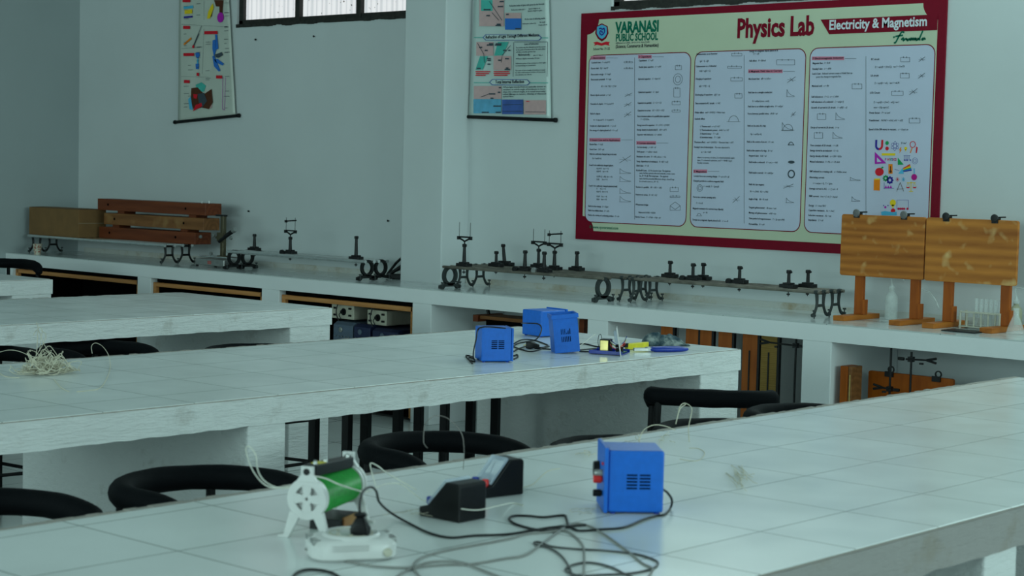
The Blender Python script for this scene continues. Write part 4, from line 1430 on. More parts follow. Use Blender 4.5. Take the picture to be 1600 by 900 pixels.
cable('power_cable', 'black cord curving out of the bottom edge below the white block', 'cord', [c1_(270, 920), c1_(300, 885), c1_(350, 868), c1_(420, 870), c1_(480, 885), c1_(520, 910)], 0.0026, M_cordblk)

# ------------------------------------------------------------------ white extension block with round socket face
e0, e1 = at(478, 862), at(617, 855)
ec = at(548, 869)
ed = math.atan2((at(616, 868) - at(480, 874)).y, (at(616, 868) - at(480, 874)).x)
ext = thing('extension_block', 'white plastic extension block with round socket face, front left on near bench', 'extension block', (ec.x, ec.y, 0.8), ed)


def rr_poly(w, h, r, n=8):
    out = []
    for cx, cy, a in ((w - r, h - r, 0), (-w + r, h - r, 90), (-w + r, -h + r, 180), (w - r, -h + r, 270)):
        for k in range(n + 1):
            th = math.radians(a + 90 * k / n)
            out.append((cx + r * math.cos(th), cy + r * math.sin(th)))
    return out


def loft(sections):
    """[(poly2d, z)]"""
    n = len(sections[0][0])
    vs, fs = [], []
    for poly, z in sections:
        vs += [(p[0], p[1], z) for p in poly]
    for i in range(len(sections) - 1):
        for k in range(n):
            l = (k + 1) % n
            fs.append((i * n + k, i * n + l, (i + 1) * n + l, (i + 1) * n + k))
    fs += [tuple(reversed(range(n))), tuple(range((len(sections) - 1) * n, len(sections) * n))]
    return vs, fs


sec = [(rr_poly(0.070, 0.046, 0.030), 0.0), (rr_poly(0.078, 0.054, 0.036), 0.006), (rr_poly(0.079, 0.055, 0.036), 0.028), (rr_poly(0.074, 0.050, 0.034), 0.036), (rr_poly(0.062, 0.044, 0.034), 0.040)]
build('body', MB().add(*loft(sec)), M_whitepl, ext, smooth=True)
build('socket_face', MB().lathe([(0.052, 0.034), (0.052, 0.042), (0.048, 0.045), (0.044, 0.043), (0.0, 0.043)], 40), M_whitepl, ext, smooth=True)
k = MB()
k.ring(0.040, 0.0375, 0.0432, 0.0442, 32, 'XY')
for a in range(6):
    th = a * PI / 3 + 0.3
    k.lathe([(0.004, 0.0432), (0.004, 0.0446), (0.0, 0.0446)], 10, Matrix.Translation((0.027 * math.cos(th), 0.027 * math.sin(th), 0)))
build('socket_ring', k, M_cream, ext)
k = MB()
for s in (-1, 1):
    k.box((s * 0.069 - 0.008, -0.035, 0.028), (s * 0.069 + 0.008, -0.004, 0.0385))
    k.box((s * 0.069 - 0.008, 0.010, 0.028), (s * 0.069 + 0.008, 0.035, 0.0385))
build('corner_clip', k, M_steel, ext, bevel=0.002, label='dark grey corner clips')
k = MB()
for a in range(15):
    k.box((-0.045 + a * 0.0045, -0.0565, 0.020), (-0.0428 + a * 0.0045, -0.052, 0.031))
build('side_ribs', k, M_whitepl, ext)
Mx = Matrix.Translation((0.055, -0.054, 0.016)) @ Matrix.Rotation(PI / 2, 4, 'X')
build('cord_knob', MB().lathe([(0.008, -0.002), (0.008, 0.003), (0.005, 0.006), (0, 0.006)], 16, Mx), M_cream, ext, smooth=True)
pg = at(563, 834, 0.8445)
plug = thing('mains_plug', 'black mains plug pushed into the round white block', 'plug', pg, 0.6)
sec = [(rr_poly(0.017, 0.011, 0.006), -0.001), (rr_poly(0.018, 0.012, 0.006), 0.010), (rr_poly(0.010, 0.008, 0.005), 0.026), (rr_poly(0.007, 0.006, 0.004), 0.030), (rr_poly(0.0125, 0.0085, 0.005), 0.034), (rr_poly(0.009, 0.007, 0.004), 0.038)]
build('grip', MB().add(*loft(sec)), M_blackpl, plug, smooth=True)

# ------------------------------------------------------------------ coil between two white end plates
fa, fb = at(453, 847), at(505, 838)
Apl = at(479, 842)
Bpl = at(543, 813)
axis = math.atan2((Bpl - Apl).y, (Bpl - Apl).x)
coil = thing('induction_coil', 'green wire coil between two white spoked end plates on near bench', 'coil', (Apl.x, Apl.y, 0.8), axis)
sp_len = (Bpl - Apl).length


def end_plate(x):
    k = MB()
    R1, zc_ = 0.040, 0.076
    # spoked disc: outer ring, hub, four spokes
    k.ring(R1, 0.0245, x - 0.004, x + 0.004, 36, 'YZ', (0, zc_))
    k.ring(0.012, 0.003, x - 0.004, x + 0.004, 20, 'YZ', (0, zc_))
    for a in range(4):
        th = PI / 4 + a * PI / 2 + PI / 4
        c, s = math.cos(th), math.sin(th)
        u = Vector((0, c, s))
        n = Vector((0, -s, c)) * 0.0075
        o = Vector((x - 0.004, 0, zc_))
        P4 = [o + u * 0.010 - n, o + u * 0.027 - n * 1.4, o + u * 0.027 + n * 1.4, o + u * 0.010 + n]
        k.prism([(q_.y, q_.z) for q_ in P4], x - 0.004, x + 0.004, 'YZ')
    for s in (-1, 1):
        k.prism([(s * 0.014, zc_ - 0.034), (s * 0.034, zc_ - 0.024), (s * 0.046, 0.006), (s * 0.058, 0.004), (s * 0.058, 0.0), (s * 0.036, 0.0)], x - 0.005, x + 0.005, 'YZ')
    k.prism([(-0.022, zc_ + 0.032), (0.022, zc_ + 0.032), (0.012, zc_ + 0.046), (0.012, zc_ + 0.062), (-0.012, zc_ + 0.062), (-0.012, zc_ + 0.046)], x - 0.005, x + 0.005, 'YZ')
    return k


for x in (0.0, sp_len):
    e = build('end_plate', end_plate(x), M_whitepl, coil, bevel=0.0012, label='white moulded end plate')
    Mx = Matrix.Translation((x, 0, 0.076 + 0.052)) @ Matrix.Rotation(PI / 2, 4, 'Y')
    build('rod_hole_bush', MB().lathe([(0.0065, -0.0062), (0.0065, 0.0062)], 16, Mx), M_blackpl, e)
Mx = Matrix.Translation((0, 0, 0.076)) @ Matrix.Rotation(PI / 2, 4, 'Y')
build('inner_flange', MB().lathe([(0.038, 0.006), (0.038, 0.016), (0.030, 0.018)], 32, Mx), M_whitepl, coil, smooth=True)
build('inner_flange', MB().lathe([(0.038, sp_len - 0.014), (0.038, sp_len - 0.006)], 32, Mx), M_whitepl, coil, smooth=True)
prof = [(0.0345, 0.018)]
nt_ = 60
for i in range(nt_):
    x = 0.018 + (sp_len - 0.034) * i / nt_
    prof += [(0.0345, x), (0.0358, x + (sp_len - 0.034) / nt_ * 0.5)]
prof.append((0.0345, sp_len - 0.016))
build('windings', MB().lathe(prof, 40, Mx), M_green, coil, smooth=True, label='shiny green wire windings')
bar = MB()
Mb = Matrix.Translation((0, 0, 0.130)) @ Matrix.Rotation(0.06, 4, 'Y')
bar.box((0.006, -0.014, -0.012), (sp_len - 0.006, 0.014, 0.010), Mb)
build('terminal_bar', bar, M_blackpl, coil, bevel=0.002)
build('yellow_sticker', MB().box((0.035, -0.009, 0.0100), (0.07, 0.009, 0.0112), Mb), M_yellow, coil)
for x in (0.02, sp_len * 0.35, sp_len - 0.02):
    build('terminal_screw', MB().lathe([(0.004, 0.010), (0.004, 0.016), (0.0025, 0.018), (0.0, 0.018)], 10, Mb @ Matrix.Translation((x, -0.006, 0))), M_steel, coil, smooth=True)
build('base_magnet', MB().box((sp_len * 0.45, -0.030, 0.0), (sp_len * 0.95, 0.034, 0.022)), M_blackpl, coil, bevel=0.001)
build('base_winding', MB().box((sp_len * 0.52, -0.033, 0.005), (sp_len * 0.88, -0.029, 0.024)), M_beam2, coil, label='brown wooden block face')

# ------------------------------------------------------------------ two sloping desk meters
def desk_meter(label, corner, rz, L=0.105, W=0.075, Hh=0.075, knobcol=None, flat=0.35):
    """profile in XZ with display slope rising towards +X; -Y is the side seen"""
    t = thing('desk_meter', label, 'meter', corner, rz)
    prof = [(-L, 0), (0, 0), (0, Hh * 0.93), (-L * 0.04, Hh), (-L * flat, Hh), (-L * 0.78, Hh * 0.33), (-L, Hh * 0.24)]
    build('case', MB().prism(prof, 0, W), M_blackpl, t, bevel=0.003)
    # clear acrylic display cover on the slope
    a = Vector((-L * flat, 0, Hh))
    b = Vector((-L * 0.78, 0, Hh * 0.33))
    d = (b - a).normalized()
    n = Vector((d.z, 0, -d.x))
    if n.z < 0:
        n = -n
    pa, pb = a + n * 0.001, b + n * 0.001
    k = MB()
    k.add([pa + Vector((0, 0.004, 0)), pb + Vector((0, 0.004, 0)), pb + Vector((0, W - 0.004, 0)), pa + Vector((0, W - 0.004, 0)),
           pa + Vector((0, 0.004, 0)) + n * 0.007, pb + Vector((0, 0.004, 0)) + n * 0.007, pb + Vector((0, W - 0.004, 0)) + n * 0.007, pa + Vector((0, W - 0.004, 0)) + n * 0.007],
          [(3, 2, 1, 0), (4, 5, 6, 7), (0, 1, 5, 4), (1, 2, 6, 5), (2, 3, 7, 6), (3, 0, 4, 7)])
    build('display_cover', k, M_clearpl, t, bevel=0.001, label='clear acrylic display cover')
    k = MB()
    q0, q1 = a.lerp(b, 0.12) + n * 0.0013, a.lerp(b, 0.62) + n * 0.0013
    k.add([q0 + Vector((0, 0.012, 0)), q1 + Vector((0, 0.012, 0)), q1 + Vector((0, W - 0.012, 0)), q0 + Vector((0, W - 0.012, 0)), q0 + Vector((0, 0.012, 0)) + n * 0.001, q1 + Vector((0, 0.012, 0)) + n * 0.001, q1 + Vector((0, W - 0.012, 0)) + n * 0.001, q0 + Vector((0, W - 0.012, 0)) + n * 0.001],
          [(3, 2, 1, 0), (4, 5, 6, 7), (0, 1, 5, 4), (1, 2, 6, 5), (2, 3, 7, 6), (3, 0, 4, 7)])
    build('dial_face', k, M_paper, t, label='white dial face')
    cc = a.lerp(b, 0.62) + n * 0.003
    k = MB()
    k.tube([cc + Vector((0, W / 2, 0)), a.lerp(b, 0.2) + n * 0.003 + Vector((0, W * 0.62, 0))], 0.0007, 5)
    build('needle', k, M_ink, t)
    for y, m, nm in ((W * 0.22, M_red if knobcol == 'red' else M_bluepl, 'terminal'), (W * 0.78, M_bluepl, 'terminal')):
        Mx = Matrix.Translation((-L * 0.87, y, Hh * 0.27))
        build(nm, MB().lathe([(0.005, 0), (0.005, 0.004), (0.0075, 0.005), (0.0075, 0.016), (0.006, 0.018)], 14, Mx), m, t, smooth=True)
    return t


p, q = at(657, 806), at(717, 818)
r_ = at(765, 811)
desk_meter('black sloping desk meter in front, with a cream wire tied to it', q, math.atan2((q - p).y, (q - p).x), L=(q - p).length * 1.05, W=(r_ - q).length, Hh=0.077)
p, q = at(752, 779), at(818, 772)
desk_meter('black sloping desk meter with white dial and red knob, behind the other one', q, math.atan2((q - p).y, (q - p).x) + 0.05, L=0.110, W=0.062, Hh=0.078, knobcol='red')


# ------------------------------------------------------------------ threads and wires on the near bench
def thread(label, pts, r=0.0011, mat=None, name='cotton_thread', cat='thread', group='loose cotton threads on near bench', **kw):
    return cable(name, label, cat, pts, r, mat or M_thread, group, **kw)


thread('cream wire looping up at left of the green coil', [(470, 760, 0.895), (440, 763, 0.885), (415, 758, 0.885), (395, 735, 0.90), (384, 703, 0.925), (390, 698, 0.93), (400, 712, 0.92), (403, 735, 0.905), (414, 752, 0.893), (436, 762, 0.887), (462, 757, 0.895)], 0.0014, M_wirewht, 'connecting_wire', 'wire', None)
thread('cream wire running from the coil top to the front meter', [(492, 744, 0.925), (510, 748, 0.925), (530, 757, 0.92), (555, 765, 0.90), (575, 768, 0.88), (600, 757, 0.84), (625, 756, 0.815), (645, 770, 0.815), (662, 782, 0.822), (674, 780, 0.828), (690, 783, 0.832), (712, 793, 0.830), (745, 797, 0.825), (775, 791, 0.82), (800, 786, 0.803), (818, 790)], 0.0014, M_wirewht, 'connecting_wire', 'wire', None)
thread('short cream loop of wire standing right of the coil', [(588, 762, 0.83), (581, 738, 0.855), (579, 724, 0.865), (590, 728, 0.86), (603, 738, 0.845), (620, 748, 0.825), (650, 765, 0.81)], 0.0014, M_wirewht, 'connecting_wire', 'wire', None)
thread('thin brown wire arching over the padded rail of a chair', [(724, 733), (725, 700, 0.86), (720, 675, 0.895), (700, 654, 0.92), (680, 650, 0.925), (665, 662, 0.91), (662, 690, 0.87), (668, 700, 0.86)], 0.0009, plain('brown_thin_wire', (0.20, 0.18, 0.17), 0.5), 'thin_wire', 'wire', None)
thread('thin thread curling right of the rear desk meter', [(818, 761), (832, 757), (845, 745), (858, 735), (875, 732)], 0.0007)
thread('cream thread arching above the near blue box', [(998, 703), (999, 688, 0.81), (1006, 672, 0.835), (1022, 664, 0.85), (1040, 666, 0.845), (1055, 672, 0.83)], 0.0011)
thread('knotted cream thread loop standing in front of the chair', [(1077, 690), (1076, 668, 0.825), (1081, 642, 0.86), (1078, 634, 0.87), (1069, 630, 0.875), (1062, 636, 0.87), (1059, 650, 0.85), (1056, 662, 0.835), (1062, 640, 0.865), (1071, 632, 0.873)], 0.0013)
thread('pale thread lying curled right of the knotted loop', [(1077, 700), (1092, 701), (1101, 708), (1094, 718), (1080, 720), (1062, 717)], 0.0008)


def frizz(label, cx, cy, w, h, n, seed, r=0.0007, zmax=0.012, name='thread_wisp', mat=None, group='thread wisps on near bench', slant=0.0):
    rnd = random.Random(seed)
    mb_ = MB()
    for i in range(n):
        x = cx + rnd.uniform(-w, w) * 0.6
        y = cy + rnd.uniform(-h, h) * 0.6
        th = rnd.uniform(0, 2 * PI) if not slant else slant + rnd.uniform(-0.5, 0.5)
        P = []
        for k in range(rnd.randint(4, 6)):
            P.append(at(x, y, 0.8 + r + abs(rnd.uniform(0, zmax)) * (0 if k == 0 else 1)))
            x += math.cos(th) * w * 0.3
            y += math.sin(th) * h * 0.3
            th += rnd.uniform(-0.9, 0.9) * (0.5 if slant else 1)
        mb_.tube(smooth_path(P, 4), r, 4)
    o = build(name, mb_, mat or M_thread, smooth=True)
    return tag(o, label, 'thread', group)


frizz('straw-like wisp of fibres lying right of the near blue box', 1148, 732, 24, 22, 14, 5, slant=0.85)
frizz('small curl of thread on tiles left of the near blue box', 918, 706, 16, 5, 5, 8)
frizz('frayed thread wisp directly behind the near blue box', 996, 696, 20, 10, 10, 11, zmax=0.03)
frizz('tiny thread snippet between the knotted loop and blue box', 1042, 684, 10, 9, 6, 14)
frizz('faint frayed thread by the foot of the front meter', 640, 800, 26, 8, 6, 17, r=0.0005)
frizz('pale thread shreds in front of the near blue box left corner', 905, 798, 24, 6, 6, 21, r=0.0005)

# ------------------------------------------------------------------ blue-box bench: tangle, tools, circuit tray
rnd = random.Random(12)
k = MB()
base = at(70, 584)
for i in range(95):
    c = base + Vector((rnd.gauss(0, 0.026), rnd.gauss(0, 0.032), 0))
    R_ = rnd.uniform(0.012, 0.042)
    tilt = rnd.uniform(-0.9, 0.9)
    lift = rnd.uniform(0.1, 1.7)
    az = rnd.uniform(0, PI)
    P = []
    n_ = 14
    for q_ in range(n_):
        th = 2 * PI * q_ / n_
        x, y = R_ * math.cos(th) * rnd.uniform(0.75, 1.15), R_ * math.sin(th) * rnd.uniform(0.75, 1.15)
        z = 0.803 + lift * abs(0.030 + rnd.uniform(-0.008, 0.012) + y * math.sin(tilt) * 1.4) * math.exp(-((Vector((c.x + x, c.y + y, 0)) - Vector((base.x, base.y, 0))).length / 0.085) ** 2)
        P.append((c.x + x * math.cos(az) - y * math.sin(az), c.y + x * math.sin(az) + y * math.cos(az), z))
    k.tube(smooth_path(P, 3, closed=True), 0.0011, 4, closed=True)
for pts in ([(85, 560, 0.83), (70, 540, 0.845), (62, 520, 0.87), (58, 515, 0.875), (52, 524, 0.87)], [(62, 548, 0.84), (64, 528, 0.865), (66, 516, 0.88), (60, 513, 0.882), (58, 540, 0.85), (56, 560, 0.82)], [(64, 516, 0.88), (72, 524, 0.87), (66, 540, 0.85), (56, 556, 0.82)],
            [(0, 550, 0.82), (14, 547, 0.822), (30, 549, 0.82), (50, 557, 0.82), (70, 560, 0.82)], [(144, 552, 0.81), (143, 541, 0.822), (149, 536, 0.828), (160, 541, 0.822), (170, 556, 0.81), (172, 575), (165, 595), (155, 607), (140, 610), (120, 612)], [(30, 590), (8, 588), (-6, 578)], [(84, 592), (95, 605), (108, 612)],
            [(60, 515, 0.88), (57, 503, 0.89)]):
    k.tube(smooth_path([at(a[0], a[1], a[2] if len(a) > 2 else 0.8012) for a in pts], 5), 0.0012, 4)
o = build('thread_tangle', k, M_thread, smooth=True)
tag(o, 'cream ball of tangled cotton thread on left part of the blue-box bench', 'thread')

GB = None
cable('mains_lead', 'black lead draped over top and side of the left blue box', 'cord', [(790, 513, 0.94), (770, 511, 0.945), (755, 511, 0.943), (747, 515, 0.93), (744, 530, 0.90), (740, 548, 0.85), (739, 560, 0.81), (734, 556), (728, 556), (733, 562), (742, 565), (738, 557), (732, 560), (738, 568)], 0.0028, M_cordblk)
cable('mains_lead', 'short black lead end poking out right of the left blue box', 'cord', [(803, 561), (809, 558), (808, 554), (803, 556)], 0.0028, M_cordblk)
cable('mains_lead', 'black lead hanging over the left side of rearmost blue box', 'cord', [(815, 505, 0.86), (822, 505, 0.885), (840, 506, 0.885), (846, 512, 0.87), (844, 522, 0.83), (838, 530, 0.804), (828, 533), (812, 536), (803, 541), (815, 546), (832, 549), (858, 541)], 0.0028, M_cordblk)
cable('mains_lead', 'black lead looping between the left and rearmost blue boxes', 'cord', [(803, 537), (815, 531), (832, 531), (848, 536), (856, 540), (845, 543), (825, 541), (810, 545), (803, 549)], 0.0028, M_cordblk)
cable('mains_lead', 'black lead running on the tiles in front of the tilted blue cover', 'cord', [(835, 544), (850, 545), (868, 546), (900, 547), (925, 545), (942, 545)], 0.0028, M_cordblk)
cable('mains_lead', 'doubled black lead right of the tilted blue cover', 'cord', [(898, 540), (912, 537), (930, 541), (940, 543), (925, 549), (905, 549)], 0.0028, M_cordblk)
pg = at(826, 545)
plug = thing('mains_plug', 'black mains plug lying on tiles between the blue boxes', 'plug', (pg.x, pg.y, 0.8), 0.2)
k = MB()
Mx = Matrix.Translation((0, 0, 0.015)) @ Matrix.Rotation(PI / 2, 4, 'Y')
sec = [(rr_poly(0.013, 0.016, 0.005), -0.004), (rr_poly(0.014, 0.018, 0.005), 0.014), (rr_poly(0.008, 0.008, 0.004), 0.034), (rr_poly(0.005, 0.005, 0.003), 0.046)]
v_, f_ = loft(sec)
build('grip', MB().add(v_, f_, Mx), M_blackpl, plug, smooth=True)
k = MB()
for y in (-0.008, 0.008):
    k.tube([(-0.004, y, 0.014), (-0.02, y, 0.014)], 0.0022, 8)
build('pins', k, M_brass, plug)
cable('white_wire', 'short white wire sticking up beside the tilted cover', 'wire', [(903, 543), (912, 536, 0.81), (922, 528, 0.825), (930, 522, 0.835)], 0.0012, M_wirewht)

# open circuit tray with transformer and upright panel
ta, tb, tc = at(920, 553), at(972, 556), at(985, 546)
tr_rz = math.atan2((tb - ta).y, (tb - ta).x)
tray = thing('circuit_tray', 'open blue tray with brass-coloured transformer and wires on the bench', 'electronics', (ta.x, ta.y, 0.8), tr_rz)
Lx = (tb - ta).length
build('tray', MB().box((0, 0, 0.002), (Lx, 0.115, 0.005)).box((0, 0, 0.002), (Lx, 0.003, 0.016)).box((0, 0.112, 0.002), (Lx, 0.115, 0.016)).box((0, 0, 0.002), (0.003, 0.115, 0.012)), M_bluepl, tray, bevel=0.001)
tx = build('transformer_core', MB().box((0.036, 0.022, 0.0055), (0.046 + 0.03, 0.066, 0.058)), M_blackpl, tray, bevel=0.002)
build('transformer_tape', MB().box((0.040, 0.017, 0.0055), (0.072, 0.0218, 0.054)), M_brass, tx, bevel=0.001, label='shiny brass-yellow tape')
build('circuit_board', MB().box((0.085, 0.03, 0.008), (Lx - 0.006, 0.10, 0.010)), plain('green_circuit_board', (0.02, 0.12, 0.06), 0.4), tray)
k = MB()
for i, (x, y) in enumerate(((0.10, 0.045), (0.112, 0.07), (0.098, 0.085), (0.12, 0.05))):
    k.lathe([(0.005, 0.010), (0.005, 0.024 + i * 0.002), (0, 0.025 + i * 0.002)], 10, Matrix.Translation((x, y, 0)))
build('capacitors', k, M_blackpl, tray)
for i, (m, dz) in enumerate(((M_red, 0.0), (M_wirewht, 0.012), (M_red, -0.004), (M_yellow, 0.006), (M_bluepl, 0.014))):
    w_ = smooth_path([Vector((0.070, 0.03 + i * 0.006, 0.045 + dz)), Vector((0.088, 0.02 + i * 0.006, 0.03 + dz)), Vector((0.105, 0.025 + i * 0.008, 0.022 + dz)), Vector((0.122, 0.03 + i * 0.01, 0.035 + dz)), Vector((0.133, 0.04 + i * 0.006, 0.05 + dz * 1.5))], 6)
    build('wire', MB().tube(w_, 0.0014, 5), m, tray, smooth=True)
build('wire', MB().tube(smooth_path([Vector((0.042, 0.03, 0.06)), Vector((0.036, 0.035, 0.075)), Vector((0.030, 0.03, 0.07)), Vector((0.025, 0.04, 0.04)), Vector((0.034, 0.05, 0.01))], 6), 0.0013, 5), M_blackpl, tray)
pa_, pb_ = at(970, 558), at(985, 549)
pn_ = thing('meter_panel', 'thin white-edged front panel standing upright at right end of the tray', 'panel', (pa_.x, pa_.y, 0.8), math.radians(128), ry=math.radians(0), rx=math.radians(0))
# panel plane runs along local X, leaning
Mp = Matrix.Rotation(math.radians(-10), 4, 'X')
build('panel_plate', MB().box((0, -0.0015, 0.0), (0.088, 0.0015, 0.112), Mp), M_whitepl, pn_, bevel=0.0005, label='thin white plate')
build('meter_window', MB().box((0.02, 0.0016, 0.05), (0.075, 0.014, 0.10), Mp), M_clearpl, pn_, bevel=0.002)
k = MB()
for x, z in ((0.03, 0.025), (0.062, 0.025), (0.045, 0.04)):
    k.lathe([(0.006, 0), (0.006, 0.014), (0, 0.015)], 12, Mp @ Matrix.Translation((x, 0.001, z)) @ Matrix.Rotation(-PI / 2, 4, 'X'))
build('knobs', k, M_blackpl, pn_)

# pliers
pa_, pb_ = at(990, 550), at(1073, 549)
pl = thing('pliers', 'pliers with long blue plastic handles beside the grey rag', 'pliers', (pa_.x, pa_.y, 0.8), math.atan2((pb_ - pa_).y, (pb_ - pa_).x))
LL = (pb_ - pa_).length
k = MB()
for s in (-1, 1):
    k.prism([(0.0, s * 0.002), (0.0, s * 0.006), (0.03, s * 0.010), (0.055, s * 0.013), (0.075, s * 0.011), (0.075, s * 0.002)], 0.004, 0.016, 'XY')
k.lathe([(0.011, 0.002), (0.011, 0.018), (0.006, 0.020)], 16, Matrix.Translation((0.06, 0, 0)))
build('jaws', k, M_steel, pl, bevel=0.001, label='dark steel jaws')
for s in (-1, 1):
    sp = smooth_path([Vector((0.068, s * 0.006, 0.010)), Vector((0.09, s * 0.014, 0.010)), Vector((0.14, s * 0.022, 0.010)), Vector((0.185, s * 0.018, 0.010)), Vector((LL, s * 0.012, 0.010))], 5)
    build('handle', MB().tube(sp, [0.006] * 4 + [0.0095] * (len(sp) - 8) + [0.009, 0.008, 0.007, 0.004], 12), M_bluepl, pl, smooth=True, label='blue plastic handle')
pa_, pb_ = at(979, 547), at(1012, 544)
yt = thing('cutting_tool', 'yellow-handled tool behind the upright white panel', 'tool', (pa_.x, pa_.y, 0.8), math.atan2((pb_ - pa_).y, (pb_ - pa_).x))
L_ = (pb_ - pa_).length
build('grip', MB().prism([(0, -0.008), (L_ * 0.3, -0.011), (L_, -0.006), (L_, 0.008), (L_ * 0.3, 0.013), (0, 0.010)], 0.001, 0.026, 'XY'), M_yellow, yt, bevel=0.003)
build('black_end', MB().box((-0.018, -0.007, 0.012), (0.006, 0.008, 0.028)), M_blackpl, yt, bevel=0.002)

# grey patterned rag
def rag(label, c, rz, L, W, Hh, seed, mat):
    vs, fs = [], []
    nx, ny = 40, 26
    for j in range(ny + 1):
        for i in range(nx + 1):
            u, v = i / nx, j / ny
            e = math.sin(PI * u) ** 0.5 * math.sin(PI * v) ** 0.5
            fall = (1 - u) ** 0.8
            z = Hh * e * (0.25 + 0.75 * fall) * (0.68 + 0.6 * noise.noise(Vector((u * 4, v * 3, seed))) + 0.16 * noise.noise(Vector((u * 12, v * 7, seed + 4))))
            x = (u - 0.5) * L + 0.010 * noise.noise(Vector((u * 4, v * 3, seed + 9)))
            y = (v - 0.5) * W * (1.0 - 0.75 * u ** 2.2) + 0.018 * noise.noise(Vector((u * 5, v * 5, seed + 2)))
            vs.append((x, y, 0.002 + max(0.0, z)))
    for j in range(ny):
        for i in range(nx):
            q = j * (nx + 1) + i
            fs.append((q, q + 1, q + nx + 2, q + nx + 1))
    o = build('cleaning_rag', MB().add(vs, fs), mat, smooth=True)
    o.location = c
    o.rotation_euler = (0, 0, rz)
    so = o.modifiers.new('thickness', 'SOLIDIFY')
    so.thickness = 0.0015
    so.offset = 1
    return tag(o, label, 'rag')


m_, nt_m, b_ = new_mat('grey_blue_patterned_cloth')
v_ = coords(nt_m)
f_ = noise_tex(nt_m, v_, 26, 3, 0.6)
nt_m.links.new(ramp(nt_m, f_, [(0.40, (0.02, 0.05, 0.07)), (0.52, (0.10, 0.14, 0.15)), (0.66, (0.28, 0.32, 0.31))]), b_.inputs['Base Color'])
b_.inputs['Roughness'].default_value = 0.9
pa_, pb_ = at(1003, 538), at(1077, 541)
rag('crumpled grey and blue cloth rag behind the blue pliers', ((pa_ + pb_) / 2), math.atan2((pb_ - pa_).y, (pb_ - pa_).x), (pb_ - pa_).length, 0.14, 0.085, 3.3, m_)


# ------------------------------------------------------------------ optical benches on the wall counter
def ring_foot(ys, ri=0.040, ro=0.058, t=0.020):
    """round cast-iron end frame(s) standing in the YZ plane"""
    k = MB()
    for y in ys:
        k.ring(ro, ri, -t / 2, t / 2, 30, 'YZ', (y, 0.078))
        k.prism([(y - 0.085, 0.004), (y - 0.085, 0.022), (y - 0.055, 0.030), (y - 0.03, 0.034), (y + 0.03, 0.034), (y + 0.055, 0.030), (y + 0.085, 0.022), (y + 0.085, 0.004), (y + 0.06, 0.0), (y + 0.045, 0.014), (y - 0.045, 0.014), (y - 0.06, 0.0)], -t / 2, t / 2, 'YZ')
    return k


def h_foot(ys, t=0.018, top=0.128):
    """H shaped end frame(s) with curved splayed legs"""
    k = MB()
    for y in ys:
        for s in (-1, 1):
            P = smooth_path([Vector((0, y + s * 0.036, top)), Vector((0, y + s * 0.030, 0.09)), Vector((0, y + s * 0.032, 0.06)), Vector((0, y + s * 0.044, 0.035)), Vector((0, y + s * 0.058, 0.018)), Vector((0, y + s * 0.070, 0.014))], 4)
            n = len(P)
            k.tube(P, [0.010 - 0.003 * math.sin(PI * i / (n - 1)) for i in range(n)], 8)
            k.lathe([(0.010, -0.011), (0.012, 0), (0.010, 0.011)], 12, Matrix.Translation((0, y + s * 0.037, top)) @ Matrix.Rotation(PI / 2, 4, 'Y'))
        k.tube([(0, y - 0.032, 0.062), (0, y + 0.032, 0.062)], 0.0075, 8)
        k.tube([(0, y - 0.036, top - 0.006), (0, y + 0.036, top - 0.006)], 0.007, 8)
    return k


